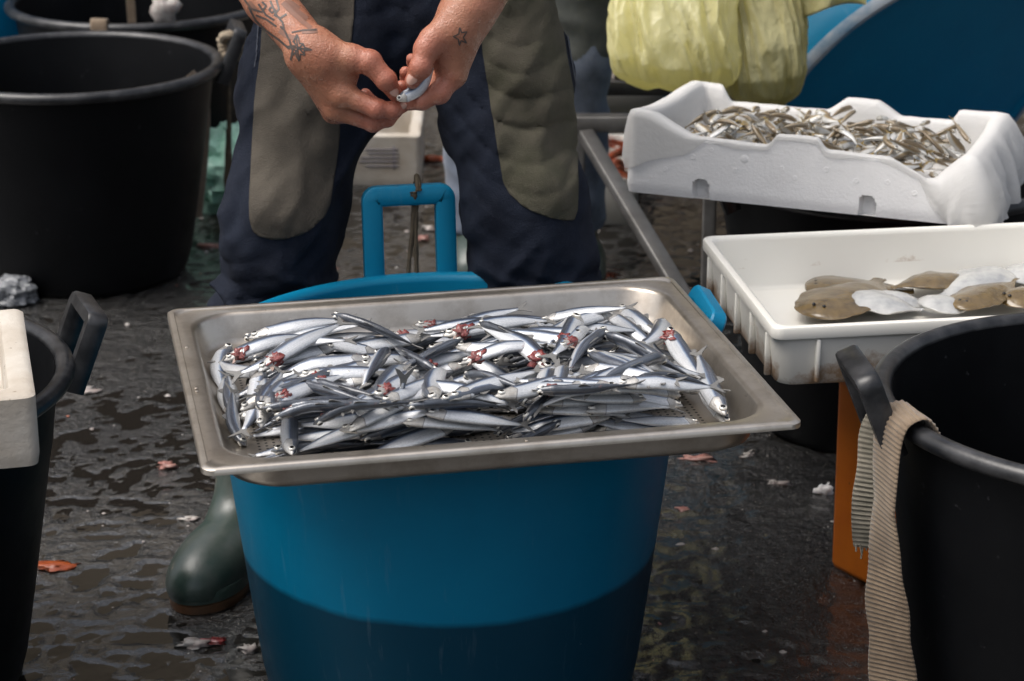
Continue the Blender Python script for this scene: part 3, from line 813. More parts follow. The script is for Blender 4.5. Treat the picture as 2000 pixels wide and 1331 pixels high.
# ------------------------------------------------------------------ fish
ANCH = ([0, .012, .035, .07, .12, .17, .205, .225, .30, .40, .50, .60, .70, .78, .85, .91, .96, 1.0],
        [.006, .016, .030, .045, .061, .073, .079, .076, .082, .086, .084, .078, .066, .054, .042, .032, .025, .023], 0.54)
PICA = ([0, .012, .035, .07, .12, .17, .215, .235, .30, .40, .50, .60, .70, .78, .85, .91, .96, 1.0],
        [.010, .026, .046, .070, .095, .113, .122, .119, .128, .131, .124, .110, .090, .072, .055, .043, .037, .036], 0.52)
def eye_mesh():
    mb = MB()
    rr = [(1.0, -0.15), (1.0, 0.05), (0.9, 0.22), (0.70, 0.34), (0.62, 0.36), (0.34, 0.44), (0.01, 0.48)]
    n = 12
    v = [(r * math.cos(2 * math.pi * i / n), r * math.sin(2 * math.pi * i / n), z) for r, z in rr for i in range(n)]
    f, m = [], []
    for k in range(len(rr) - 1):
        for i in range(n):
            j = (i + 1) % n
            f.append((k * n + i, k * n + j, (k + 1) * n + j, (k + 1) * n + i)); m.append(1 if k >= 4 else 0)
    me = bpy.data.meshes.new('eye'); me.from_pydata(v, [], f)
    me.materials.append(M['fish_eye']); me.materials.append(M['pupil'])
    me.polygons.foreach_set('material_index', m); me.shade_smooth(); me.update()
    return me
EYE = eye_mesh()
def fin_mesh(name, outline, th, mat):
    n = len(outline); v = [(x, y, th) for x, y in outline] + [(x, y, -th) for x, y in outline]
    f = [tuple(range(n)), tuple(range(2 * n - 1, n - 1, -1))] + [(i, i + n, (i + 1) % n + n, (i + 1) % n) for i in range(n)]
    me = bpy.data.meshes.new(name); me.from_pydata(v, [], f); me.materials.append(mat); me.update()
    return me
TAIL_OUT = [(-.03, .022), (.03, .035), (.10, .085), (.135, .105), (.115, .06), (.075, .012), (.07, 0), (.075, -.012), (.115, -.06), (.135, -.105), (.10, -.085), (.03, -.035), (-.03, -.022)]
TAIL = fin_mesh('tail_fin', TAIL_OUT, 0.004, M['fin'])
TAIL_Y = fin_mesh('tail_fin', TAIL_OUT, 0.004, M['fin_yellow'])
DORS = fin_mesh('back_fin', [(-.06, 0), (-.045, .045), (-.02, .05), (.03, .02), (.06, 0)], 0.003, M['fin'])
def blob_mesh(name, mat, seed, sx, sy, sz, nz=0.25, fr=3.0):
    mb = MB(); rr = []
    for k in range(11):
        th = math.pi * (k + 0.25) / 10.5
        ring = []
        for i in range(16):
            a = 2 * math.pi * i / 16
            p = np.array([math.sin(th) * math.cos(a), math.sin(th) * math.sin(a), math.cos(th)])
            q = 1 + nz * float(vnoise(p[0] * fr + seed, p[1] * fr + seed * 1.3, p[2] * fr)) + nz * 0.45 * float(vnoise(p[0] * fr * 2.3, p[1] * fr * 2.3 + seed, p[2] * fr * 2.3))
            ring.append((p[0] * q * sx, p[1] * q * sy, p[2] * q * sz))
        rr.append(ring)
    mb.rings(rr)
    me = bpy.data.meshes.new(name); me.from_pydata(mb.v, [], mb.f); me.materials.append(mat); me.shade_smooth(); me.update()
    return me
GORE = [blob_mesh('torn_gill', M['gore'], s, .074, .056, .036, 0.85, 3.2) for s in (1.1, 4.7, 8.3)]
JAW = fin_mesh('jaw', [(0, .012), (.03, .02), (.075, .016), (.11, .0), (.075, -.012), (.03, -.018), (0, -.014)], 0.006, M['jaw'])

def frame_mat(o, x, y, z, s):
    m = Matrix.Identity(4)
    for k in range(3): m[k][0], m[k][1], m[k][2], m[k][3] = x[k] * s, y[k] * s, z[k] * s, o[k]
    return m
def make_fish(name, P, back, L, prof, mat, label, cat, group, torn=0, tail=TAIL, fin=True, tail_scale=1.0):
    """P: points along the spine from snout to tail root (any frame); back: unit vector(s) towards the fish's back"""
    P = np.asarray(P, float)
    us = np.array(prof[0]); hs = np.array(prof[1]) * L; ar = prof[2]
    seg = np.r_[0, np.cumsum(np.linalg.norm(np.diff(P, axis=0), axis=1))]; seg /= seg[-1]
    C = np.stack([np.interp(us, seg, P[:, k]) for k in range(3)], -1)
    T = np.gradient(C, us, axis=0); T /= np.linalg.norm(T, axis=1)[:, None]
    B = np.tile(back, (len(us), 1)) if np.ndim(back) == 1 else back
    B = B - T * (B * T).sum(1)[:, None]; B /= np.linalg.norm(B, axis=1)[:, None]
    S = np.cross(T, B)
    n = 14; ang = np.linspace(0, 2 * math.pi, n, endpoint=False)
    org = C[len(us) // 2]
    V, UV = [], []
    for k in range(len(us)):
        a = hs[k]; b = a * ar * (1.12 if us[k] < 0.24 else 1.0) * (1 - 0.45 * max(0, us[k] - 0.75) / 0.25)
        for t in ang:
            ct, st = math.cos(t), math.sin(t)
            # belly keel a little sharper than the back
            bb = b * (1.0 if ct > -0.2 else 1.0 - 0.35 * (-ct - 0.2) / 0.8)
            V.append(C[k] + B[k] * a * ct + S[k] * bb * math.copysign(abs(st) ** 0.72, st) - org); UV.append((us[k], 0.5 + 0.5 * ct))
    F = []
    K = len(us)
    for k in range(K - 1):
        for i in range(n):
            j = (i + 1) % n; F.append((k * n + i, (k + 1) * n + i, (k + 1) * n + j, k * n + j))
    F.append(tuple(range(n))); F.append(tuple((K - 1) * n + i for i in range(n))[::-1])
    me = bpy.data.meshes.new('fish_body'); me.from_pydata([tuple(v) for v in V], [], F)
    uvl = me.uv_layers.new(name='UVMap')
    li = np.zeros(len(me.loops), np.int32); me.loops.foreach_get('vertex_index', li)
    uvl.data.foreach_set('uv', np.asarray(UV, np.float32)[li].ravel())
    me.materials.append(mat); me.shade_smooth(); me.update()
    o = link(bpy.data.objects.new(name, me)); o.location = org
    tag(o, label, cat, group)
    def child(nm, mesh, m):
        c = link(bpy.data.objects.new(nm, mesh)); c.parent = o; c.matrix_local = m; return c
    ke = 3
    for sg in (1, -1):
        nrm = S[ke] * sg * 0.96 + B[ke] * 0.28; nrm /= np.linalg.norm(nrm)
        tx = T[ke] - nrm * T[ke].dot(nrm); tx /= np.linalg.norm(tx)
        pos = C[ke] + B[ke] * hs[ke] * 0.30 + S[ke] * sg * hs[ke] * ar * 1.02 - org
        child('eye', EYE, frame_mat(pos, tx, np.cross(nrm, tx), nrm, L * (0.033 if prof is ANCH else 0.042)))
    te = T[-1]
    child('tail_fin', tail, frame_mat(C[-1] - org, te, B[-1], np.cross(te, B[-1]), L * tail_scale))
    kd = 10
    if fin: child('back_fin', DORS, frame_mat(C[kd] + B[kd] * hs[kd] * 0.94 - org, T[kd], B[kd], np.cross(T[kd], B[kd]), L))
    if torn:
        # gill torn open on the side turned up, lower jaw hanging
        sg = 1 if S[6][2] - 0.8 * S[6][1] > 0 else -1
        pos = C[5] * 0.6 + C[6] * 0.4 - B[6] * hs[6] * 0.22 + S[6] * sg * hs[6] * ar * 0.40 - org
        child('torn_gill', GORE[torn % 3], frame_mat(pos, T[6], B[6], np.cross(T[6], B[6]), L))
        dj = (-T[3] * 0.62 - B[3] * 0.75 + S[3] * sg * 0.2); dj /= np.linalg.norm(dj)
        z = S[3] * sg; z = z - dj * z.dot(dj); z /= np.linalg.norm(z)
        child('jaw', JAW, frame_mat(C[4] - B[4] * hs[4] * 0.6 - org, dj, np.cross(z, dj), z, L * 0.9))
    return o

def single_out(made):
    """things that would share a label are told apart by their order from the left"""
    by = {}
    for o, x in made: by.setdefault(o['label'], []).append((x, o))
    num = ['', '', 'two', 'three', 'four', 'five', 'six', 'seven', 'eight']
    for lab, l in by.items():
        if len(l) < 2: continue
        l.sort(key=lambda q: q[0])
        for i, (x, o) in enumerate(l):
            w = 'leftmost' if i == 0 else 'rightmost' if i == len(l) - 1 else ['second', 'third', 'fourth', 'fifth', 'sixth'][i - 1]
            o['label'] = f"{lab}, {w} of {num[min(len(l), 8)]}"
class Pile:
    """height map of what already lies in a tray; fish are draped over it one after another"""
    def __init__(s, hx, hy, floor, g=0.002):
        s.g, s.hx, s.hy = g, hx, hy
        s.x = np.arange(-hx, hx + g, g); s.y = np.arange(-hy, hy + g, g)
        s.h = np.full((len(s.x), len(s.y)), floor, float); s.floor = floor
    def win(s, px, py, w):
        i0, i1 = int((px - w + s.hx) / s.g), int((px + w + s.hx) / s.g) + 2
        j0, j1 = int((py - w + s.hy) / s.g), int((py + w + s.hy) / s.g) + 2
        return max(i0, 0), max(i1, 0), max(j0, 0), max(j1, 0)
    def rest(s, xy, rz, rw, stiff=14):
        K = len(xy); lo = np.zeros(K)
        for k in range(K):
            w = rw[k] * 0.75 + s.g
            i0, i1, j0, j1 = s.win(xy[k, 0], xy[k, 1], w)
            sub = s.h[i0:i1, j0:j1]
            if sub.size == 0: lo[k] = s.floor + rz[k]; continue
            X, Y = np.meshgrid(s.x[i0:i1], s.y[j0:j1], indexing='ij')
            q = ((X - xy[k, 0]) ** 2 + (Y - xy[k, 1]) ** 2) / (w * w)
            ok = q < 1
            lo[k] = (sub[ok] + rz[k] * np.sqrt(1 - q[ok]) * 0.92).max() if ok.any() else sub.max() + rz[k]
        u = np.linspace(-1, 1, K)
        wgt = np.clip(rz / rz.max(), 0.3, 1)
        A = np.stack([np.ones(K), u, u * u], 1)
        co = np.linalg.solve((A * wgt[:, None]).T @ A + np.diag([0, 0, 5.0]), (A * wgt[:, None]).T @ lo)
        co[1] = min(max(co[1], -0.012), 0.012)
        z = A @ co
        z = z + np.quantile(lo - z, 0.72)
        z = np.maximum(z, s.floor + rz * 0.9)
        for _ in range(3): z[1:-1] = 0.5 * z[1:-1] + 0.25 * (z[2:] + z[:-2])
        return z
    def stamp(s, xy, z, rz, rw):
        t = np.linspace(0, len(xy) - 1, 60); k0 = np.arange(len(xy))
        for px, py, pz, a, w in zip(np.interp(t, k0, xy[:, 0]), np.interp(t, k0, xy[:, 1]), np.interp(t, k0, z), np.interp(t, k0, rz), np.interp(t, k0, rw)):
            i0, i1, j0, j1 = s.win(px, py, w)
            sub = s.h[i0:i1, j0:j1]
            if sub.size == 0: continue
            X, Y = np.meshgrid(s.x[i0:i1], s.y[j0:j1], indexing='ij')
            q = ((X - px) ** 2 + (Y - py) ** 2) / (w * w)
            sub[...] = np.where(q < 1, np.maximum(sub, pz + a * np.sqrt(np.maximum(1 - q, 0))), sub)
def fish_sections(L, prof, roll):
    hs = np.interp(np.linspace(0, 1, 16), prof[0], prof[1]) * L
    b = hs * prof[2]
    return np.sqrt((hs * math.sin(roll)) ** 2 + (b * math.cos(roll)) ** 2), np.sqrt((hs * math.cos(roll)) ** 2 + (b * math.sin(roll)) ** 2)
def curved(h, t, bend, s_bend=0.0):
    u = np.linspace(0, 1, 16)[:, None]
    h, t = np.asarray(h, float), np.asarray(t, float)
    d = t - h; n = np.array([-d[1], d[0]])
    return h + d * u + n * (bend * np.sin(math.pi * u) + s_bend * np.sin(2 * math.pi * u))

# anchovies read off the photograph: layer (0 below .. 2 on top), snout and tail in photo pixels, look, bend, torn gill
#   look: s silver flank with the back away from us, n silver with the back towards us, d dark back turned to us
def c1(x, y): return (340 + x / 3.916, 580 + y / 3.916)
def c2(x, y): return (620 + x / 3.916, 580 + y / 3.916)
def c3(x, y): return (900 + x / 4.159, 580 + y / 4.159)
def c4(x, y): return (1180 + x / 3.915, 540 + y / 3.915)
AN = [
 (0, c1(135,455), c1(580,335), 's', .03, 0), (1, c1(280,420), c1(215,760), 'n', -.10, 0), (1, c1(368,885), c1(300,610), 's', .05, 0), (1, c1(455,865), c1(415,610), 's', 0, 0),
 (1, c1(315,1085), c1(230,820), 'd', .10, 0), (1, c1(690,525), c1(340,292), 's', .04, 0), (2, c1(385,580), c1(1070,455), 's', -.08, 1), (2, c1(650,650), c1(1290,415), 's', -.02, 2),
 (2, c1(720,810), c1(1290,600), 's', .03, 3), (1, c1(510,270), c1(1150,330), 'd', -.04, 0), (1, c1(620,355), c1(1260,385), 's', -.03, 0), (1, c1(590,425), c1(1010,440), 'd', -.07, 0),
 (0, c1(730,270), c1(1200,300), 's', -.05, 0), (0, c1(1220,220), c1(770,195), 's', .03, 1), (1, c1(650,630), c1(490,1000), 'n', .06, 0), (1, c1(345,1215), c1(500,960), 's', .03, 0),
 (1, c1(480,1170), c1(640,900), 's', 0, 0), (2, c1(440,1250), c1(710,990), 's', 0, 0), (1, c1(785,1195), c1(755,960), 's', .02, 0), (0, c1(920,1195), c1(890,980), 's', 0, 0),
 (1, c1(1130,760), c1(620,905), 'd', .06, 0), (2, c1(775,970), c1(1240,950), 'd', .04, 1), (2, c1(915,1055), c1(1420,1040), 'd', 0, 2), (2, c2(40,850), c2(590,1000), 'd', -.05, 0),
 (2, c1(680,1235), c1(1180,1175), 'd', .02, 0), (1, c1(1200,780), c1(950,950), 's', -.03, 1),
 (2, c2(460,790), c2(715,375), 's', -.02, 2), (1, c2(505,440), c2(350,770), 'd', .03, 0), (1, c2(495,840), c2(960,650), 's', .04, 0), (1, c2(190,455), c2(780,390), 's', .02, 1),
 (1, c2(480,190), c2(1090,170), 's', 0, 2), (1, c2(740,245), c2(1260,205), 's', .02, 3), (1, c2(960,290), c3(740,200), 's', .02, 1), (2, c2(110,270), c2(760,360), 'd', -.05, 0),
 (0, c2(520,320), c2(970,320), 's', -.04, 0), (1, c2(1115,370), c2(820,450), 'd', .02, 0), (2, c2(935,560), c2(740,440), 'd', .14, 2), (0, c2(850,500), c2(1270,440), 's', -.06, 0),
 (0, c2(1060,600), c2(1300,690), 's', 0, 0), (2, c2(930,890), c2(425,1165), 's', .07, 0), (2, c2(960,940), c2(1025,610), 'n', .08, 0), (1, c2(850,1030), c3(330,1030), 's', .03, 0),
 (1, c2(860,1040), c2(500,1190), 's', 0, 0), (1, c2(780,1130), c2(1270,1070), 'd', .04, 0), (1, c2(-10,1070), c2(420,1190), 'd', -.06, 0), (1, c2(20,1040), c2(570,1010), 'd', .02, 3),
 (1, c2(755,745), c2(1290,800), 's', -.03, 0), (0, c2(660,860), c2(930,820), 's', 0, 0), (0, c2(630,650), c2(940,620), 's', 0, 0), (0, c2(230,1110), c2(480,1110), 's', 0, 0),
 (1, c3(980,130), c3(150,180), 's', .03, 0), (2, c3(730,500), c3(180,250), 's', -.03, 1), (1, c3(690,430), c3(640,230), 's', .03, 0), (1, c3(930,140), c3(720,430), 'n', .06, 0),
 (2, c3(965,160), c3(740,480), 's', .05, 0), (1, c3(1310,85), c3(960,300), 's', 0, 0), (0, c3(960,260), c3(1200,110), 's', 0, 0), (1, c3(820,520), c3(1010,330), 's', 0, 2),
 (2, c3(1180,270), c3(880,540), 'd', -.05, 0), (1, c3(1275,340), c3(900,545), 'd', -.06, 0), (2, c3(140,400), c3(500,530), 'd', -.03, 0), (1, c3(60,360), c3(560,520), 's', -.06, 0),
 (1, c3(-40,500), c3(330,540), 's', -.12, 0), (2, c3(0,580), c3(800,535), 's', .03, 1), (2, c3(50,775), c3(770,600), 's', -.05, 3), (1, c3(970,600), c3(740,570), 's', 0, 1),
 (2, c3(1310,775), c3(500,720), 's', .06, 0), (1, c3(960,600), c3(1210,690), 's', -.04, 0), (2, c3(0,1000), c3(695,755), 's', .05, 0), (2, c3(385,1000), c3(1090,800), 's', -.09, 0),
 (2, c3(700,940), c3(1380,900), 'd', -.09, 1), (2, c3(250,975), c3(670,1140), 'd', -.07, 0), (1, c3(550,1070), c3(740,950), 'd', 0, 0), (1, c3(610,1100), c3(850,990), 'd', .03, 0),
 (1, c3(850,1120), c3(880,960), 's', 0, 0), (1, c3(980,1100), c3(1000,930), 'n', 0, 0), (1, c3(1060,1100), c3(1340,990), 's', .03, 0), (1, c3(-20,1180), c3(320,1090), 'n', .05, 0),
 (1, c3(-30,640), c3(260,660), 's', 0, 0), (1, c3(390,775), c3(800,770), 's', 0, 0),
 (1, c4(240,255), c4(20,400), 's', .04, 0), (1, c4(285,250), c4(560,400), 's', -.06, 0), (2, c4(590,355), c4(355,560), 's', -.06, 0), (2, c4(675,280), c4(520,570), 's', .13, 0),
 (2, c4(480,490), c4(760,780), 's', -.02, 1), (1, c4(10,410), c4(290,520), 's', -.08, 0), (2, c4(-30,560), c4(660,730), 'd', -.02, 0), (1, c4(520,650), c4(120,540), 's', .03, 0),
 (2, c4(-30,640), c4(620,940), 'n', -.03, 0), (2, c4(0,740), c4(570,970), 'n', -.02, 0), (1, c4(755,910), c4(560,720), 's', .06, 0), (1, c4(850,715), c4(630,530), 'n', .06, 0),
 (1, c4(880,760), c4(690,640), 's', 0, 0), (2, c4(935,1000), c4(715,680), 's', .06, 0), (1, c4(1140,1030), c4(870,770), 's', .04, 0), (2, c4(715,895), c4(130,1165), 'd', -.04, 0),
 (1, c4(630,1080), c4(830,1050), 'd', .2, 0), (1, c4(350,1140), c4(680,1110), 's', -.04, 0), (1, c4(10,1160), c4(150,1080), 's', 0, 0), (1, c4(-20,890), c4(540,985), 's', -.02, 0),
 (0, c4(420,415), c4(230,430), 'd', 0, 0),
]
def lay_anchovies():
    hx, hy = 0.284, 0.224
    pile = Pile(hx, hy, -0.0425)
    todo = []
    for k in range(186):                                  # the ones underneath, seen only in gaps
        a = rng.normal(0.12, 0.17) + (math.pi if rng.random() < 0.65 else 0)
        c = np.array([rng.uniform(-0.225, 0.205), rng.uniform(-0.205, 0.125)])
        L = rng.uniform(0.115, 0.138); d = np.array([math.cos(a), math.sin(a)]) * L * 0.43
        todo.append((-1 if k < 142 else 0.5, None, c - d, c + d, 'ssnd'[rng.integers(0, 4)] if k < 142 else 's', rng.normal(0, 0.03), 0, L))
    for (ly, h, t, look, bend, torn) in AN: todo.append((ly, (h, t), None, None, look, bend, torn, None))
    todo.sort(key=lambda q: q[0])
    cnt = 0; made = []
    for (ly, px, h, t, look, bend, torn, L) in todo:
        zg = -0.03 + 0.012 * (ly + 1)
        for it in range(3):
            if px is not None:
                ph, pt = pan_local(atZ(*px[0], TC[2] + zg))[:2], pan_local(atZ(*px[1], TC[2] + zg))[:2]
                d = pt - ph; m = np.linalg.norm(d); d /= m
                if it == 0: L = min(max(m * 1.08, 0.120), 0.148)
                h, t = ph, ph + d * L * 0.89
            xy = curved(h, t, bend * 0.6, 0.012 * math.sin(cnt * 1.7))
            lim = np.array([hx - 0.010, hy - 0.009])
            ov = np.maximum(np.abs(xy).max(0) - lim, 0) * np.sign(xy[np.abs(xy).argmax(0), [0, 1]])
            xy = xy - ov
            tip = xy[-1] + (xy[-1] - xy[-3]) / np.linalg.norm(xy[-1] - xy[-3]) * 0.125 * L
            ot = np.clip(tip, -lim, lim) - tip
            xy = xy + ot
            for e in (tip + ot, xy[0] + ot):                 # keep out of the rounded corners
                q = np.abs(e) - (lim - 0.05)
                if (q > 0).all() and np.linalg.norm(q) > 0.046:
                    xy = xy - np.sign(e) * q * (1 - 0.046 / np.linalg.norm(q))
            xy = np.clip(xy, -lim, lim)
            d = xy[-1] - xy[0]; d /= np.linalg.norm(d)
            far = np.array([-d[1], d[0]])
            if far[1] < 0 or (abs(far[1]) < 0.3 and far[0] < 0 and cnt % 2): far = -far
            roll = {'s': 0.26, 'n': 0.10, 'd': 0.70}[look] + 0.12 * math.sin(cnt * 2.3)
            sgn = 1 if look == 's' else -1
            rz, rw = fish_sections(L, ANCH, roll)
            z = pile.rest(xy, rz, rw)
            z = np.minimum(z, 0.038 - 0.10 * max(0, xy[7, 1] - 0.10))
            zn = float(z.mean())
            if px is None or abs(zn - zg) < 0.002: break
            zg = zn
        pile.stamp(xy, z, rz, rw)
        P = pan_world(np.c_[xy, z])
        bl = np.array([far[0] * sgn * math.cos(roll), far[1] * sgn * math.cos(roll), math.sin(roll)])
        back = pan_world(bl) - TC
        # wording
        hd, tl = xy[0], xy[-1]
        mid = xy[7]
        cols = ['far left', 'left of centre', 'centre', 'right of centre', 'right end']
        rows = ['front edge', 'front half', 'back half', 'back wall']
        ci = min(4, max(0, int((mid[0] + 0.27) / 0.108))); ri = min(3, max(0, int((mid[1] + 0.215) / 0.1075)))
        ang = math.degrees(math.atan2(hd[1] - tl[1], hd[0] - tl[0]))
        dirn = 'right' if abs(ang) < 45 else 'left' if abs(ang) > 135 else 'back' if ang > 0 else 'front'
        lk = {'s': 'silver', 'n': 'blue silver', 'd': 'dark backed'}[look]
        lay = {-1: 'buried', 0: 'low', 0.5: 'half covered', 1: 'mid heap', 2: 'on top'}[ly]
        label = f"{lk}{' torn gilled' if torn else ''} anchovy, {cols[ci]}, {rows[ri]}, head {dirn}, {lay}"
        made.append((make_fish('anchovy', P, back, L, ANCH, M['anchovy'], label, 'fish', 'anchovies heaped in the steel pan', torn, fin=ly > 0, tail_scale=0.45 if ly < 0.4 else 0.9), mid[0]))
        cnt += 1
    single_out(made)
    # the one bent into a U with its tail in the air
    pts = [((687, 742), 0.020), ((694, 765), 0.030), ((702, 785), 0.030), ((722, 806), 0.026), ((748, 822), 0.022), ((770, 820), 0.022), ((783, 800), 0.040), ((786, 775), 0.060)]
    P = [atZ(a, b, TC[2] + z - 0.012) for (a, b), z in pts]
    P[6] = P[5] + np.array([0.006, 0.006, 0.016]); P[7] = P[5] + np.array([0.010, 0.006, 0.040])
    P[0] = P[1] + np.array([-0.006, 0.004, 0.024])
    P = np.array(P); tt = np.linspace(0, 7, 29)
    P = np.stack([np.interp(tt, range(8), P[:, k]) for k in range(3)], -1)
    for _ in range(6): P[1:-1] = 0.5 * P[1:-1] + 0.25 * (P[2:] + P[:-2])
    make_fish('anchovy', P, np.array([0.55, 0.35, 0.75]), 0.14, ANCH, M['anchovy'], 'silver anchovy bent into a U, tail in the air and throat torn red', 'fish', 'anchovies heaped in the steel pan', 2)
lay_anchovies()

# ------------------------------------------------------------------ foam boxes
def interp_profile(t, kn):
    xs, ys = zip(*kn); return np.interp(t, xs, ys)
def foam_box(label, loc, rot, L, W, front, back, left, right, th, mat, notches=(), name='foam_box', nl=58, nw=34, floor=0.022):
    """open foam box; origin at its front left lower corner. front/back/left/right: height of the wall along it"""
    root = empty(name, loc, rot, label, 'box')
    def outline(ins, r):
        hx, hy = L / 2 - ins, W / 2 - ins
        r = max(r - ins * 0.5, 0.004)
        seg = 5; P = []
        cs = [(-hx + r, -hy + r, 180), (hx - r, -hy + r, 270), (hx - r, hy - r, 0), (-hx + r, hy - r, 90)]
        for i, (cx, cy, a0) in enumerate(cs):
            for k in range(seg): P.append((cx + r * math.cos(R(a0 + 90 * k / seg)), cy + r * math.sin(R(a0 + 90 * k / seg))))
            a = R(a0 + 90); p = (cx + r * math.cos(a), cy + r * math.sin(a))
            nx = cs[(i + 1) % 4]; q = (nx[0] + r * math.cos(R(nx[2])), nx[1] + r * math.sin(R(nx[2])))
            m = nl if i % 2 == 0 else nw
            for k in range(m + 1): P.append((p[0] + (q[0] - p[0]) * k / (m + 1), p[1] + (q[1] - p[1]) * k / (m + 1)))
        return np.array(P) + (L / 2, W / 2)
    O = outline(0, 0.012); I = outline(th, 0.02)
    def top(p):
        x, y = p
        d = [y, L - x, W - y, x]
        hs_ = [interp_profile(x / L, front), interp_profile(y / W, right), interp_profile(x / L, back), interp_profile(y / W, left)]
        w = np.array([1.0 / (q + 0.004) ** 2 for q in np.maximum(d, 0)]); w /= w.sum()
        return float((w * np.array(hs_)).sum())
    tops = np.array([top(p) for p in O])
    tops += 0.0008 * np.array([float(vnoise(p[0] * 60, p[1] * 60, 3.3)) for p in O])
    rr = []
    def ring(out, z): return np.c_[out, z]
    def mixO(t): return O * (1 - t) + I * t
    cen = np.array([L / 2, W / 2])
    lv = [0.0, 0.006, 0.012, 0.018, 0.0195, 0.021, 0.0225, 0.024, 0.0255, 0.027, 0.0285, 0.030, 0.036]
    rr.append(np.c_[cen + (O - cen) * 0.2, np.zeros(len(O)) + 0.002])
    rr.append(np.c_[cen + (O - cen) * (1 - 0.012 / L), np.zeros(len(O))])
    for z in lv:
        q = O.copy(); zz = np.full(len(O), z)
        q = cen + (q - cen) * (1 - 0.010 * max(0, 0.012 - z) / 0.012)
        for (x0, x1, zt) in notches:
            m = (O[:, 1] < 0.004) & (O[:, 0] > x0) & (O[:, 0] < x1)
            r_ = (x1 - x0) / 2; xc = (x0 + x1) / 2
            hz = zt - r_ + np.sqrt(np.maximum(r_ ** 2 - (O[:, 0] - xc) ** 2, 0))
            mm = m & (z < hz)
            q[mm, 1] += 0.02
        rr.append(np.c_[q, zz])
    for t in (0.15, 0.4, 0.7, 0.92): rr.append(np.c_[O, 0.036 + (tops - 0.036 - 0.004) * t])
    rr.append(np.c_[O, tops - 0.004]); rr.append(np.c_[mixO(0.12), tops - 0.001]); rr.append(np.c_[mixO(0.3), tops]); rr.append(np.c_[mixO(0.75), tops]); rr.append(np.c_[mixO(0.93), tops - 0.0015]); rr.append(np.c_[I, tops - 0.006])
    for t in (0.5, 0.0):
        rr.append(np.c_[cen + (I - cen) * (1 - 0.012 * (1 - t)), floor + 0.008 + (tops - 0.014 - floor) * t])
    rr.append(np.c_[cen + (I - cen) * 0.94, np.full(len(I), floor)]); rr.append(np.c_[cen + (I - cen) * 0.2, np.full(len(I), floor)])
    mb = MB(); mb.rings([r for r in rr]); mb.build('box_shell', mat, root, smooth=38)
    return root, O, I, tops, cen
FOAM_LOC, FOAM_ROT = (0.169, 3.326, 0.479), (R(-7.0), R(0.7), R(-18.5))
FL_, FW_ = 0.512, 0.40
fr = [(0, .122), (.05, .118), (.17, .090), (.40, .086), (.412, .087), (.436, .104), (.555, .104), (.58, .088), (.59, .087), (.77, .086), (.875, .060), (.915, .060), (.975, .090), (1, .098)]
bk = [(0, .126), (.075, .125), (.105, .100), (.12, .098), (.44, .098), (.50, .121), (.60, .121), (.67, .100), (.68, .099), (.855, .099), (.875, .117), (1, .118)]
lf = [(0, .122), (.25, .116), (.5, .118), (.8, .126), (1, .128)]
rg = [(0, .098), (.25, .100), (.6, .106), (.8, .116), (1, .118)]
foam, FO, FI, FT, FC = foam_box('white foam box lined with gauze and holding small silver fish, at the right', FOAM_LOC, FOAM_ROT, FL_, FW_, fr, bk, lf, rg, 0.020, M['foam'], nl=150,
                                notches=((0.104, 0.126, 0.030), (0.352, 0.374, 0.030)))
def dents():
    """round ejector marks and scratches moulded into the front of the foam"""
    for k, (x, z, r) in enumerate([(.10, .062, .0045), (.178, .066, .006), (.165, .048, .0035), (.085, .085, .004), (.30, .062, .004), (.345, .050, .004), (.255, .045, .0035), (.235, .058, .003), (.39, .052, .004), (.43, .040, .004), (.06, .040, .0035), (.128, .075, .003)]):
        mb = MB(); mb.rings([[(x + q * r * math.cos(a), -d, z + q * r * math.sin(a)) for a in np.linspace(0, 2 * math.pi, 14, endpoint=False)] for q, d in ((1.0, -.001), (1.0, .0002), (.88, .0006), (.1, .0003))])
        mb.build('ejector_mark', M['foam'], foam)
dents()
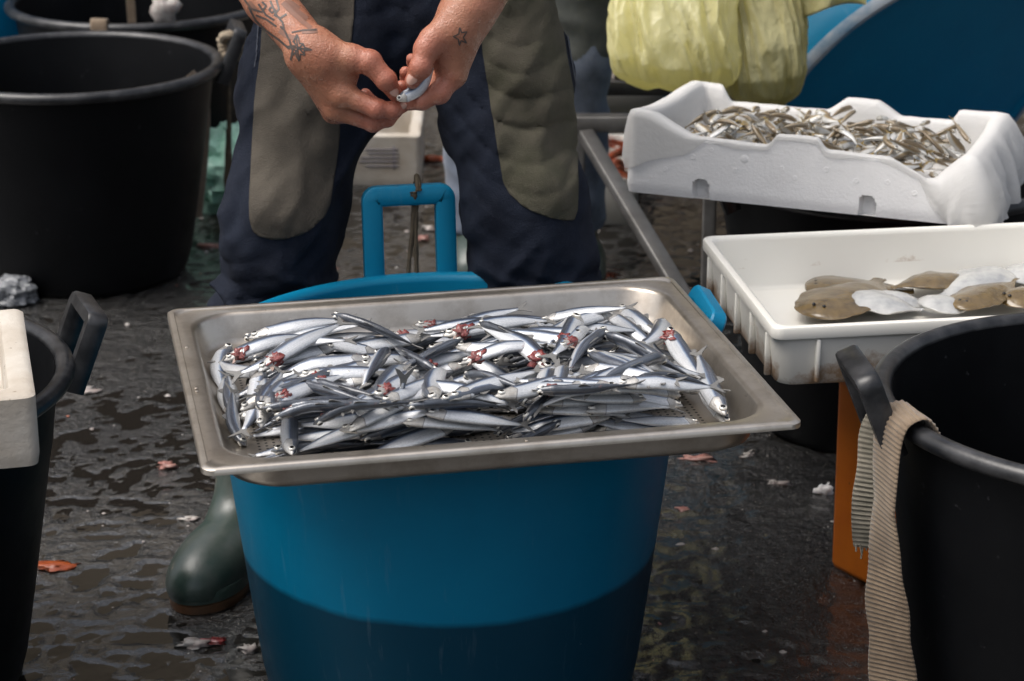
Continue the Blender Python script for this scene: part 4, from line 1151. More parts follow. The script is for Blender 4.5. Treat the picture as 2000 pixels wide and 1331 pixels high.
def gauze_liner():
    root_m = Matrix.LocRotScale(Vector(FOAM_LOC), Matrix.Identity(3), None)
    n = len(FO); nin, nout = 7, 9
    rows = []
    per = np.r_[0, np.cumsum(np.linalg.norm(np.diff(FO, axis=0), axis=1))]
    def over(p, s):
        x, y = p
        dfront, dleft, dback, dright = y, x, FW_ - y, FL_ - x
        o = 0.004
        if dleft < 0.03 or (dfront < 0.02 and x < 0.13):
            tri = 0.088 * max(0.0, 1 - (x / 0.125)) if dfront < 0.02 else 0.075
            o = max(o, tri)
        if dright < 0.03 or (dfront < 0.02 and x > 0.40) or (dback < 0.02 and x > 0.44):
            o = max(o, 0.098 if dright < 0.03 else (0.080 * min(1.0, max(0.0, (x - 0.43) / 0.06)) if dfront < 0.02 else 0.05))
        if dback < 0.02 and 0.10 < x < 0.44: o = 0.006
        return o + 0.004 * float(vnoise(s * 40, 1.1, 2.2))
    ov = np.array([over(p, s) for p, s in zip(FO, per)])
    nr = (FO - FC); nr = nr / np.array([FL_ / 2, FW_ / 2])
    on = np.where(np.abs(nr[:, :1]) > np.abs(nr[:, 1:]), np.c_[np.sign(nr[:, 0]), 0 * nr[:, 0]], np.c_[0 * nr[:, 0], np.sign(nr[:, 1])])
    for _ in range(6): on = 0.5 * on + 0.25 * (np.roll(on, 1, 0) + np.roll(on, -1, 0))
    on /= np.linalg.norm(on, axis=1)[:, None]
    # tops smoothed: cloth spans the dips a little
    tp = FT.copy()
    for _ in range(2): tp = np.maximum(tp, 0.5 * tp + 0.25 * (np.roll(tp, 1) + np.roll(tp, -1)))
    V, UV = [], []
    rowz = []
    def add(xy, z, d): V.append(np.c_[xy, z]); UV.append(np.c_[per, np.full(n, 0) + d])
    acc = np.zeros(n)
    ipt = FI - on * 0.002
    add(FC + (ipt - FC) * 0.93, np.full(n, 0.026), acc - 0.13)
    for t in np.linspace(0.0, 0.92, nin): add(FC + (ipt - FC) * (0.985 + 0.015 * t) - on * (0.002 + 0.004 * np.abs(vnoise(per * 40, per * 0 + 2.0, per * 0 + t * 2)))[:, None] * (1.15 - t), 0.03 + (tp - 0.03) * t, acc - 0.1 + 0.1 * t)
    add(FI * 0.85 + FO * 0.15, tp + 0.0022, acc + 0.005); add(FI * 0.4 + FO * 0.6, tp + 0.003, acc + 0.014); add(FO + on * 0.0012, tp + 0.0012, acc + 0.024)
    for k in range(1, nout + 1):
        t = k / nout
        fold = 0.5 + 0.5 * np.sin(per * 36 + 1.6 * np.sin(per * 17))
        big = np.clip((ov - 0.02) / 0.06, 0, 1)
        out = 0.0018 + big * (0.004 + 0.015 * fold * t + 0.010 * math.sin(t * math.pi) )
        out = out + big * 0.007 * t * vnoise(per * 120, per * 0 + t * 5, per * 0 + 1.0)
        out = out + np.where(on[:, 0] > 0.5, 0.020 * t, 0.0)
        out = np.where(on[:, 0] < -0.3, 0.002 + (out - 0.002) * 0.45, out)
        out = np.where((on[:, 1] < -0.5) & (FO[:, 0] < 0.2), 0.0016 + 0.002 * fold * t * big, out)
        add(FO + on * out[:, None] + np.c_[0.004 * big * t * np.sin(per * 70), 0 * per], tp - ov * t, acc + 0.024 + ov * t)
    K = len(V); Vv = np.concatenate(V); UVv = np.concatenate(UV)
    F = []
    for k in range(K - 1):
        for i in range(n):
            j = (i + 1) % n; F.append((k * n + i, k * n + j, (k + 1) * n + j, (k + 1) * n + i))
    me = bpy.data.meshes.new('gauze_cloth'); me.from_pydata(Vv.tolist(), [], F)
    uvl = me.uv_layers.new(name='UVMap'); li = np.zeros(len(me.loops), np.int32); me.loops.foreach_get('vertex_index', li)
    uvl.data.foreach_set('uv', UVv.astype(np.float32)[li].ravel())
    me.materials.append(M['gauze']); me.shade_smooth(); me.update()
    o = link(bpy.data.objects.new('gauze_cloth', me)); o.location = FOAM_LOC; o.rotation_euler = FOAM_ROT
    tag(o, 'white gauze cloth lining the foam box and hanging over its ends', 'cloth')
gauze_liner()
foam_m = Matrix.Translation(FOAM_LOC) @ __import__('mathutils').Euler(FOAM_ROT).to_matrix().to_4x4()
def lay_small_fish():
    hx, hy = FL_ / 2 - 0.034, FW_ / 2 - 0.034
    pile = Pile(hx, hy, 0.052)
    # the heap: higher in the middle and to the back
    X, Y = np.meshgrid(pile.x, pile.y, indexing='ij')
    pile.h = 0.062 + 0.008 * (1 - (X / hx) ** 2) + 0.006 * (Y / hy)
    cnt = 0; made = []
    for k in range(300):
        L = rng.uniform(0.046, 0.066)
        a = rng.uniform(0, 2 * math.pi)
        c = np.array([rng.uniform(-hx + 0.02, hx - 0.02), rng.uniform(-hy + 0.015, hy - 0.015)])
        d = np.array([math.cos(a), math.sin(a)]) * L * 0.42
        xy = curved(c - d, c + d, rng.normal(0, 0.07))
        lim = np.array([hx - 0.003, hy - 0.003])
        ovr = np.maximum(np.abs(xy).max(0) - lim, 0) * np.sign(xy[np.abs(xy).argmax(0), [0, 1]])
        xy = np.clip(xy - ovr, -lim, lim)
        dd = xy[-1] - xy[0]; dd /= np.linalg.norm(dd) + 1e-9
        far = np.array([-dd[1], dd[0]])
        roll = rng.uniform(-0.2, 0.9); sg = 1 if rng.random() < 0.6 else -1
        rz, rw = fish_sections(L, PICA, roll)
        z = pile.rest(xy, rz, rw)
        tilt = rng.normal(0, 0.006) if k > 90 else 0
        z = z + np.linspace(abs(tilt) + tilt, abs(tilt) - tilt, 16)
        if z.max() > 0.112: continue
        pile.stamp(xy, z, rz, rw)
        if k < 26: pass
        P = np.array([foam_m @ Vector((q[0] + FL_ / 2, q[1] + FW_ / 2, zz)) for q, zz in zip(xy, z)])
        back = np.array(foam_m.to_3x3() @ Vector((far[0] * sg * math.cos(roll), far[1] * sg * math.cos(roll), math.sin(roll))))
        ci = min(5, max(0, int((c[0] + hx) / (2 * hx) * 6))); ri = min(2, max(0, int((c[1] + hy) / (2 * hy) * 3)))
        dirn = ['right', 'back', 'left', 'front'][int(((math.degrees(math.atan2(-dd[1], -dd[0])) + 45) % 360) // 90)]
        lab = f"small {'olive backed' if roll > 0.45 else 'silver'} fish, {['left end','left','left middle','right middle','right','right end'][ci]}, {['front','middle','back'][ri]} of gauze box, head {dirn}"
        made.append((make_fish('small_fish', P, back, L, PICA, M['picarel'], lab, 'fish', 'small fish in the gauze lined foam box', 0, TAIL_Y), c[0]))
        cnt += 1
    single_out(made)
lay_small_fish()

# dirty foam box on the left tub
def left_box():
    p = atZ(80, 910, 0.437)
    yaw = R(14)
    L, W = 0.42, 0.30
    c, s = math.cos(yaw), math.sin(yaw)
    loc = (p[0] - L * c, p[1] - L * s, 0.437)
    fl = [(0, .085), (1, .085)]
    root, O, I, T, C = foam_box('grimy white foam box on the black tub at the left edge', loc, (0, 0, yaw), L, W, fl, [(0, .088), (1, .088)], fl, [(0, .085), (.5, .083), (1, .088)], 0.03, M['foam_dirty'], nl=30, nw=24)
    m = Matrix.Translation(loc) @ Matrix.Rotation(yaw, 4, 'Z')
    for k, (x, y, a, bk_) in enumerate([(0.345, 0.10, 2.6, 0.8), (0.30, 0.16, 0.4, 0.7), (0.33, 0.20, 1.9, 0.5), (0.25, 0.10, 0.2, 0.8)]):
        Lf = 0.15
        u = np.linspace(-0.5, 0.5, 12)
        P = np.array([m @ Vector((x + Lf * .85 * q * math.cos(a), y + Lf * .85 * q * math.sin(a), 0.045 + 0.006 * k)) for q in u])
        lim = [(P[:, 0]).max()]
        back = np.array([-math.sin(a + yaw) * math.cos(bk_), math.cos(a + yaw) * math.cos(bk_), math.sin(bk_)])
        make_fish('brown_fish', P, back, 0.12, PICA, M['picarel'], ['brown backed fish nearest the corner of the grimy foam box', 'brown fish in the middle of the grimy foam box', 'brown fish at the back of the grimy foam box', 'brown fish farthest left in the grimy foam box'][k], 'fish', None, 0, TAIL_Y)
left_box()

# foam box in the background with a printed panel
def back_box():
    p = atZ(822, 363, 0.0)
    L, W = 0.36, 0.26
    loc = (p[0] - L, p[1], 0.0)
    pr = [(0, .125), (.55, .125), (.62, .118), (1, .118)]
    root, *_ = foam_box('white foam box with faded print on the ground between the legs', loc, (0, 0, 0), L, W, pr, [(0, .15), (.5, .15), (.8, .15), (.9, .125), (1, .13)], [(0, .125), (1, .15)], [(0, .118), (.15, .135), (.3, .118), (1, .125)], 0.026, M['foam_dirty'], nl=24, nw=18)
    for k, (z, w) in enumerate([(0.085, .075), (0.076, .07), (0.066, .085), (0.057, .09), (0.046, .075)]):
        mb = MB(); mb.box((0.265 + (0.09 - w) / 2, -0.0008, z), (w, 0.002, 0.0035), 0.0006); mb.build('printed_line', M['print'], root)
    mb = MB(); mb.box((0.30, -0.0004, 0.066), (0.004, 0.002, 0.055), 0.0006); mb.build('printed_line', M['print'], root)
back_box()

# ------------------------------------------------------------------ white plastic tray with flatfish
WT, WYAW = np.array([0.323, 2.69, 0.40]), R(8.5)
wt_m = Matrix.Translation(WT) @ Matrix.Rotation(WYAW, 4, 'Z')
def white_tray():
    root = empty('plastic_tray', tuple(WT), (0, 0, WYAW), 'white plastic fish tray with brown stains holding flatfish, on the orange crate', 'tray')
    L, W, H = 0.60, 0.40, 0.082
    def rg(ins, r, z): return [(x + L / 2, y + W / 2, zz) for x, y, zz in rrect(L / 2 - ins, W / 2 - ins, r, 5, z, 5)]
    prof = [(.20, .02, .002), (.024, .02, .0), (.014, .022, .002), (.011, .022, .010), (.0065, .022, H - .022), (.006, .022, H - .016), (.0005, .016, H - .015), (0, .016, H - .013), (0, .016, H - .002), (.001, .016, H), (.008, .016, H + .001), (.0115, .018, H - .001),
            (.0125, .02, H - .006), (.0165, .022, .012), (.020, .022, .007), (.028, .02, .006), (.20, .02, .006)]
    mb = MB(); mb.rings([rg(*p) for p in prof]); mb.build('tray_shell', M['stained_plastic'], root, smooth=50)
    for k in range(5):                                       # ribs on the outside walls
        y = 0.04 + k * 0.08
        mb = MB(); mb.box((0.0055, y, 0.036), (0.009, 0.006, 0.058), 0.002); mb.build('rib', M['stained_plastic'], root)
    for k in range(4):
        x = 0.06 + k * 0.16
        mb = MB(); mb.box((x, 0.0055, 0.036), (0.006, 0.009, 0.058), 0.002); mb.build('rib', M['stained_plastic'], root)
white_tray()
BEAD = blob_mesh('eye', M['pupil'], 0.3, 1, 1, 0.8, 0.0)
def flatfish(h, t, z, w, mat, label, dome=0.011, curl=0.0):
    dome = dome * (1.1 if mat is M['sole_belly'] else 0.8); w = w * 1.22
    h, t = np.asarray(h, float), np.asarray(t, float)
    d = t - h; L = np.linalg.norm(d); d /= L; n_ = np.array([-d[1], d[0]])
    us0 = [0, .015, .05, .11, .2, .3, .42, .55, .68, .8, .88, .93, .97, 1.0]
    ws0 = [.10, .34, .56, .76, .92, 1.0, 1.0, .92, .74, .46, .25, .17, .19, .14]
    us = np.linspace(0, 1, 40) ** 1.15; sd = random.random() * 40
    rr = []
    for u in us:
        q = float(np.interp(u, us0, ws0)) * (1 + 0.04 * float(vnoise(u * 7 + sd, 0.3, 0.2)))
        hw = q * w / 2; th = dome * min(1, q * 1.05) * (1 - 0.75 * max(0, u - .7) / .3)
        c = h + d * (u * L) + n_ * (0.06 * L * math.sin(u * 3.0) * curl)
        zz = z + 0.0015 * math.sin(u * 5 + curl * 3) + (0.010 * curl * (u - .5) ** 2)
        ring = []
        for a in np.linspace(0, 2 * math.pi, 30, endpoint=False):
            ca, sa = math.cos(a), math.sin(a)
            x = math.copysign(abs(ca) ** 0.8, ca)
            fringe = 1.0 if abs(ca) < 0.86 else 1.07 + 0.015 * math.sin(u * 210) + 0.03 * float(vnoise(u * 14 + sd, ca, 3.0))
            hz = math.copysign(abs(sa) ** 1.4, sa)
            bump = 0.0007 * float(fbm(np.array(u * 11 + sd), np.array(x * 4.0), np.array(0.7), 3)) if sa > 0 else 0
            wave = 0.003 * abs(x) ** 3 * float(vnoise(u * 5 + sd, np.sign(ca) * 2.0, 1.0))
            ring.append((c[0] + n_[0] * hw * x * fringe, c[1] + n_[1] * hw * x * fringe, zz + wave + bump + th * (0.55 * hz + (0.45 if sa > 0 else 0.25) * hz * max(0, 1 - abs(ca)))))
        rr.append(ring)
    mb = MB(); mb.rings(rr)
    o = mb.build('flatfish', mat, None, smooth=180)
    org = Vector(np.r_[(h + t) / 2, z]); o.data.transform(Matrix.Translation(-org)); o.location = org
    tag(o, label, 'flatfish', 'flatfish in the white plastic tray')
    if mat is M['sole_skin']:
        for k, s_ in enumerate((0.10, -0.05)):
            e = link(bpy.data.objects.new('eye', BEAD)); e.parent = o
            p = h + d * (0.10 * L) + n_ * (w * s_)
            e.matrix_local = Matrix.Translation(Vector((p[0], p[1], z + dome * 0.78)) - org) @ Matrix.Scale(0.0026, 4)
def lay_flatfish():
    zf = WT[2] + 0.006
    A = lambda x, y, q=0.012: atZ(x, y, zf + q)[:2]
    flatfish(A(1572, 560), A(1785, 566), zf + .010, 0.075, M['sole_skin'], 'brown flatfish at the back left of the white tray', 0.012, 0.4)
    flatfish(A(1588, 628), A(1720, 552), zf + .020, 0.085, M['sole_skin'], 'brown flatfish at the front left of the white tray, head to the front', 0.014, -0.3)
    flatfish(A(1912, 532, .03), A(1740, 568), zf + .018, 0.060, M['sole_skin'], 'long brown flatfish with its head raised towards the back right of the tray', 0.013, -0.5)
    flatfish(A(1655, 596), A(1800, 622), zf + .022, 0.060, M['sole_belly'], 'white underside flatfish at the front of the tray, left of the pair', 0.010, 0.3)
    flatfish(A(1700, 584), A(1822, 600), zf + .014, 0.05, M['sole_belly'], 'white flatfish half hidden behind the front pair', 0.009, 0.1)
    flatfish(A(1795, 612), A(1905, 606), zf + .022, 0.055, M['sole_belly'], 'white underside flatfish at the front of the tray, right of the pair', 0.010, 0.2)
    flatfish(A(1960, 540), A(1840, 590), zf + .020, 0.06, M['sole_belly'], 'white flatfish slanting beside the long brown one', 0.011, 0.0)
    flatfish(A(1870, 622), A(1985, 560), zf + .024, 0.055, M['sole_skin'], 'brown flatfish lying over white ones at the right of the tray', 0.012, 0.3)
    flatfish(A(1965, 532), A(2080, 560), zf + .014, 0.07, M['sole_belly'], 'pale flatfish at the back right of the white tray', 0.011, 0.2)
    flatfish(A(1955, 600), A(2070, 575), zf + .020, 0.06, M['sole_skin'], 'brown flatfish by the near tub at the right of the tray', 0.012, -0.2)
lay_flatfish()

# orange crate under the tray
def orange_crate():
    p0, p1 = atZ(1626, 1108, 0)[:2], atZ(1737, 1164, 0)[:2]
    d = p1 - p0; d /= np.linalg.norm(d)
    ang = math.atan2(d[1], d[0])
    root = empty('plastic_crate', (p0[0] - 0.014, p0[1] - 0.002, 0), (0, 0, ang), 'orange plastic crate standing on the ground under the white tray', 'crate')
    L, W, H = 0.30, 0.22, 0.385
    def rg(ins, r, z): return [(x + L / 2, y + W / 2, zz) for x, y, zz in rrect(L / 2 - ins, W / 2 - ins, r, 5, z, 3)]
    prof = [(.05, .02, .004), (.016, .012, 0), (.008, .010, .005), (.006, .010, .012), (.004, .010, H - .10), (.0035, .010, H - .096), (.0, .010, H - .093), (.0, .010, H - .004), (.001, .02, H), (.006, .02, H), (.007, .02, H - .004), (.012, .02, .012), (.05, .02, .010)]
    mb = MB(); mb.rings([rg(*p) for p in prof]); mb.build('crate_shell', M['orange'], root, smooth=50)
    mb = MB(); mb.box((L / 2, 0.003, H - .05), (0.10, 0.004, 0.03), 0.0015); mb.build('grip', M['orange'], root)
orange_crate()

# ------------------------------------------------------------------ webbing straps and ropes
def ribbon(path, wdir, width, mat, name, parent, rib=0.0009, pitch=0.0056, th=0.0032, wob=0.0):
    P = np.asarray(path, float)
    for _ in range(2):
        Q = [P[0]]
        for a, b in zip(P[:-1], P[1:]): Q += [0.75 * a + 0.25 * b, 0.25 * a + 0.75 * b]
        P = np.array(Q + [P[-1]])
    sl = np.r_[0, np.cumsum(np.linalg.norm(np.diff(P, axis=0), axis=1))]
    n = max(8, int(sl[-1] / (pitch / 4))); t = np.linspace(0, sl[-1], n)
    C = np.stack([np.interp(t, sl, P[:, k]) for k in range(3)], -1)
    T = np.gradient(C, axis=0); T /= np.linalg.norm(T, axis=1)[:, None]
    Wd = np.asarray(wdir, float)
    Wd = np.stack([np.interp(t / t[-1], np.linspace(0, 1, len(Wd)), Wd[:, k]) for k in range(3)], -1) if Wd.ndim == 2 else np.tile(Wd, (n, 1))
    Wd = Wd - T * (Wd * T).sum(1)[:, None]; Wd /= np.linalg.norm(Wd, axis=1)[:, None]
    Nn = np.cross(T, Wd)
    rr = []
    for k in range(n):
        o = rib * (math.cos(2 * math.pi * t[k] / pitch))
        hw = width / 2 * (1 + 0.012 * math.cos(2 * math.pi * t[k] / pitch) + wob * float(vnoise(t[k] * 25, 3.1, 0.2)))
        ring = []
        for a, b in [(-1, 0.2), (-.93, 1), (-.5, 1.0), (0, 1.0), (.5, 1.0), (.93, 1), (1, .2), (1, -.2), (.93, -1), (0, -1), (-.93, -1), (-1, -.2)]:
            ring.append(C[k] + Wd[k] * hw * a + Nn[k] * (b * th / 2 + (o if b > 0 else 0) * (1 if abs(a) < .95 else 0)))
        rr.append(ring)
    mb = MB(); mb.rings(rr)
    return mb.build(name, mat, parent, smooth=60)
def right_strap():
    cx, cy, Rr, H = 0.692, 2.421, 0.278, 0.500
    th = R(199)
    rad = np.array([math.cos(th), math.sin(th), 0]); tan = np.array([-math.sin(th), math.cos(th), 0])
    c = np.array([cx, cy, 0])
    def q(r, z, s=0.0): return c + rad * r + tan * s + np.array([0, 0, z])
    root = empty('webbing_strap', tuple(q(Rr, 0.0)), (0, 0, 0), 'beige ribbed webbing strap hanging over the rim of the near black tub', 'strap')
    o = np.array(root.location)
    path = [q(Rr - 0.034, H - 0.055, 0.003), q(Rr - 0.026, H - 0.01, 0.002), q(Rr - 0.012, H + 0.013, 0), q(Rr + 0.002, H + 0.013, -0.002), q(Rr + 0.018, H + 0.004, -0.003), q(Rr + 0.022, H - 0.03, -0.003), q(Rr + 0.022, H - 0.10, 0.001), q(Rr + 0.018, H - 0.20, 0.008), q(Rr + 0.006, H - 0.30, 0.016), q(Rr + 0.000, H - 0.42, 0.020), q(Rr + 0.01, 0.006, 0.022)]
    ribbon([p - o for p in path], [tan, tan, tan * .9 + np.array([-.1, -.1, 0]), np.array([.62, -.78, 0]), np.array([.80, -.60, 0]), np.array([.85, -.52, 0]), np.array([.85, -.52, 0])], 0.060, M['strap'], 'long_end', root, wob=0.10)
    a = atY(1706, 838, 2.405); b = atY(1694, 1070, 2.395)
    p2 = [a + np.array([0.012, 0.012, 0.03]), a, a * 0.7 + b * 0.3 + np.array([-0.004, -0.004, 0]), a * 0.35 + b * 0.65 + np.array([-0.006, -0.006, 0]), b]
    ribbon([p - o for p in p2], np.array([0.92, -0.38, 0.1]), 0.028, M['strap_dirty'], 'short_end', root, wob=0.25)
    mb = MB()
    for k in range(7):
        st = b + np.array([0.026 * (k / 6 - .5), 0.001 * k, 0.004])
        mb.tube([st - o, st - o + np.array([0.003 * math.sin(k * 2), -0.002, -0.008 - 0.005 * (k % 3)])], 0.0011, 5)
    st = b + np.array([0.012, 0, 0]); mb.tube([st - o, st - o + np.array([0.0, -0.004, -0.03]), st - o + np.array([0.022, -0.006, -0.062])], 0.0006, 5)
    mb.build('frayed_threads', M['strap_dirty'], root)
right_strap()
def rope(name, label, paths, r, mat, cat='rope'):
    o0 = np.asarray(paths[0][-1], float)
    root = empty(name, tuple(o0), (0, 0, 0), label, cat)
    for nm, P, closed in [(f'strand', p, False) for p in paths]:
        P = np.asarray(P, float) - o0
        for _ in range(2):
            Q = [P[0]]
            for a, b in zip(P[:-1], P[1:]): Q += [0.75 * a + 0.25 * b, 0.25 * a + 0.75 * b]
            P = np.array(Q + [P[-1]])
        mb = MB(); mb.tube(P, [r * (1 + 0.12 * math.sin(k * 1.9)) for k in range(len(P))], 8); mb.build(nm, mat, root)
    return root
def loop_around(c, ax, r, n=12, turns=1.0, adv=0.006):
    ax = np.asarray(ax, float); ax /= np.linalg.norm(ax)
    u = np.cross(ax, [0, 0.2, 1.0]); u /= np.linalg.norm(u); v = np.cross(ax, u)
    return [np.asarray(c) + ax * adv * k / n + r * (u * math.cos(2 * math.pi * turns * k / n) + v * math.sin(2 * math.pi * turns * k / n)) for k in range(n + 1)]
def ropes():
    top = atY(811, 372, 3.026)
    a = atY(808, 392, 3.016); b = atY(798, 518, 3.0)
    rope('knotted_rope', 'thin dark rope knotted to the tall handle of the turquoise tub', [
        loop_around(top + np.array([-.006, 0, 0]), (1, .05, 0), 0.019, 14, 1.0, 0.012), loop_around(top + np.array([-.001, 0, 0]), (1, .05, 0), 0.020, 14, 1.0, 0.004),
        [a, a * .6 + b * .4 + np.array([.002, -.001, 0]), b, b + np.array([-.004, -.01, -.06])], [a + np.array([.004, 0, 0]), a * .5 + b * .5 + np.array([.006, 0, 0]), b + np.array([.011, 0, 0]), b + np.array([.010, -.01, -.06])],
        [a + np.array([-.010, -.004, .003]), a + np.array([0, -.006, -.004]), a + np.array([.008, -.004, .002])]], 0.0032, M['rope'])
    h = atY(452, 92, 4.49)
    e = atY(447, 150, 4.46); g = atY(448, 300, 4.45); f = atY(455, 432, 4.44)
    rope('mooring_rope', 'pale rope looped over the handle of the left black tub', [loop_around(h, (.25, 1, 0), 0.024, 14, 1.1, 0.02), [h + np.array([-.02, -.012, .014]), h + np.array([-.01, -.02, .03]), h + np.array([.01, -.02, .026])]], 0.0085, M['rope_pale'])
    rope('hanging_cord', 'brown cord hanging down beside the left black tub', [[h + np.array([-.004, 0, -.02]), e, g, f], [g + np.array([0, 0, .05]), g + np.array([-.006, -.002, -.03]), f + np.array([-.012, 0, .07]), f + np.array([.004, 0, -.02])]], 0.0048, M['rope'])
ropes()
def back_straps():
    cx, cy, Rr, H = -0.830, 5.08, 0.286, 0.425
    for k, (th, lab, hang) in enumerate([(math.radians(262), 'beige strap end hanging over the rim of the farther black tub', 0.09), (math.radians(285), 'narrow beige strap inside the farther black tub', -0.16)]):
        rad = np.array([math.cos(th), math.sin(th), 0]); tan = np.array([-math.sin(th), math.cos(th), 0]); c = np.array([cx, cy, 0])
        q = lambda r, z, s=0: c + rad * r + tan * s + np.array([0, 0, z])
        o = q(Rr, H)
        if hang > 0: path = [q(Rr - .02, H - .08), q(Rr - .018, H - .01), q(Rr - .01, H + .014), q(Rr + .008, H + .012), q(Rr + .018, H - .02, .006), q(Rr + .010, H - .13, .030)]
        else: path = [q(Rr - .50, H - .02), q(Rr - .49, H + .014), q(Rr - .47, H - .03), q(Rr - .44, H - .20)]
        root = empty('webbing_strap', tuple(o), (0, 0, 0), lab, 'strap')
        ribbon([p - o for p in path], tan, 0.036 if hang > 0 else 0.02, M['strap'], 'band', root)
    # strip of strap hanging behind the right side of the roped tub
    a, b = atY(402, 192, 4.56), atY(384, 425, 4.52)
    root = empty('webbing_strap', tuple(b), (0, 0, 0), 'pale strap hanging straight down along the right side of the roped tub', 'strap')
    ribbon([a - b + np.array([-.03, 0, .05]), a - b, (a - b) * .5 + np.array([.004, 0, 0]), np.zeros(3)], np.array([0.5, 0.85, 0]), 0.035, M['strap'], 'band', root)
    p = atY(322, 22, 4.84)
    o = link(bpy.data.objects.new('fish_tail', blob_mesh('fish_tail', M['scrap_white'], 3.3, .03, .02, .035, .5, 2.2))); o.location = p
    tag(o, 'pale fish tail sticking up over the rim of the farther black tub', 'fish tail')
back_straps()

# ------------------------------------------------------------------ steel rack and crates of shrimp behind
def steel_rack():
    root = empty('steel_rack', (0.14, 4.32, 0), (0, 0, 0), 'low grey steel rack with a slanting brace behind the foam box', 'rack')
    o = np.array(root.location)
    def bar(n, p, q, w, h): mb = MB(); mb.bar(np.array(p) - o, np.array(q) - o, w, h, 0.002); mb.build(n, M['rack_steel'], root)
    zr = 0.335
    bar('rail', (0.108, 4.32, zr), (0.53, 4.32, zr), 0.035, 0.03)
    bar('rail', (0.108, 4.62, zr), (0.53, 4.62, zr), 0.035, 0.03)
    bar('rail', (0.108, 5.02, zr), (0.53, 5.02, zr), 0.035, 0.03)
    bar('cross_rail', (0.125, 4.338, zr - 0.003), (0.125, 5.00, zr - 0.003), 0.03, 0.024)
    bar('cross_rail', (0.51, 4.338, zr - 0.003), (0.51, 5.00, zr - 0.003), 0.03, 0.024)
    for x in (0.127, 0.512):
        for y in (4.32, 5.02): bar('leg', (x, y, -0.002), (x, y, zr - 0.016), 0.028, 0.028)
    bar('upright', (0.222, 4.63, zr + 0.016), (0.222, 4.63, 0.95), 0.026, 0.026)
    bar('upright', (0.425, 4.36, zr + 0.016), (0.425, 4.36, 0.95), 0.04, 0.03)
    mb = MB(); mb.box(np.array((0.318, 4.82, 0.249)) - o, (0.36, 0.36, 0.012), 0.002); mb.build('shelf', M['rack_steel'], root)
    bar('brace', (0.140, 4.296, zr - 0.015), (0.395, 3.74, 0.004), 0.030, 0.020)
    bar('post', (0.337, 3.78, -0.002), (0.337, 3.78, 0.418), 0.022, 0.022)
    return root
steel_rack()
def shrimp_mesh():
    P, rad = [], []
    for k in range(12):
        u = k / 11; a = -0.3 + u * 2.5
        P.append((0.034 * math.cos(a), 0.034 * math.sin(a) * 1.2, 0)); rad.append(0.0095 * (1 - 0.72 * u) * (0.55 if k == 0 else 1) + (0.0006 if k % 2 else 0))
    mb = MB(); mb.tube(P, rad, 9)
    me = bpy.data.meshes.new('shrimp'); me.from_pydata(mb.v, [], mb.f); me.materials.append(M['shrimp']); me.shade_smooth(); me.update()
    fan = fin_mesh('tail_fan', [(0, .004), (.012, .012), (.022, .010), (.018, 0), (.022, -.010), (.012, -.012), (0, -.004)], 0.001, M['shrimp'])
    mb = MB()
    for s in (-1, 1): mb.tube([(0.032, -0.012, 0), (0.045, -0.03, 0.006 * s), (0.03, -0.06, 0.016 * s)], [0.0008, 0.0007, 0.0004], 5)
    fe = bpy.data.meshes.new('feelers'); fe.from_pydata(mb.v, [], mb.f); fe.materials.append(M['shrimp']); fe.update()
    return me, fan, fe, P[-1]
SHR, FAN, FEEL, SEND = shrimp_mesh()
def crate_of_shrimp(x0, x1, y0, y1, z0, h, label, where, n, heap):
    root = empty('shrimp_crate', ((x0 + x1) / 2, (y0 + y1) / 2, z0), (0, 0, 0), label, 'crate')
    L, W = x1 - x0, y1 - y0
    prof = [(.04, .004), (.003, 0), (.001, .004), (0, h - .004), (.002, h), (.012, h), (.014, h - .004), (.016, .010), (.04, .008)]
    mb = MB(); mb.rings([rrect(L / 2 - a, W / 2 - a, 0.01, 4, z, 3) for a, z in prof]); mb.build('crate_shell', M['white_plastic'], root, smooth=50)
    for k in range(n):
        o = link(bpy.data.objects.new('red_shrimp', SHR))
        gx = (k % 6 + 0.5) / 6; gy = (k // 6 % max(1, n // 6) + 0.5) / max(1, n // 6)
        o.location = (x0 + L * (0.1 + 0.8 * gx) + rng.uniform(-.01, .01), y0 + W * (0.12 + 0.76 * gy) + rng.uniform(-.01, .01), z0 + heap + 0.012 * rng.random() + 0.018 * math.sin(gx * 3.1) * math.sin(gy * 3.1))
        o.rotation_euler = (rng.uniform(-.7, .7), rng.uniform(-.7, .7), rng.uniform(0, 6.28)); s = rng.uniform(0.9, 1.25); o.scale = (s, s, s)
        f = link(bpy.data.objects.new('tail_fan', FAN)); f.parent = o; f.location = SEND; f.rotation_euler = (0, 0, R(215))
        f = link(bpy.data.objects.new('feelers', FEEL)); f.parent = o
        tag(o, f"red shrimp {['nearest', 'second', 'third', 'farthest'][k // 6 % 4]} row, {['leftmost','second from left','third from left','third from right','second from right','rightmost'][k % 6]}, in {where}", 'shrimp', 'red shrimp in the crates behind')
crate_of_shrimp(0.145, 0.49, 4.66, 4.98, 0.256, 0.075, 'white crate of red shrimp on the rack behind the yellow bags', 'crate on the rack', 24, 0.075)
crate_of_shrimp(0.09, 0.27, 4.75, 5.15, 0.0, 0.10, 'white crate of red shrimp on the ground under the rack', 'crate under the rack', 18, 0.10)
crate_of_shrimp(0.0, 0.30, 5.4, 5.8, 0.28, 0.09, 'white crate of red shrimp farthest back, seen beside the grey trouser leg', 'farthest crate', 18, 0.09)
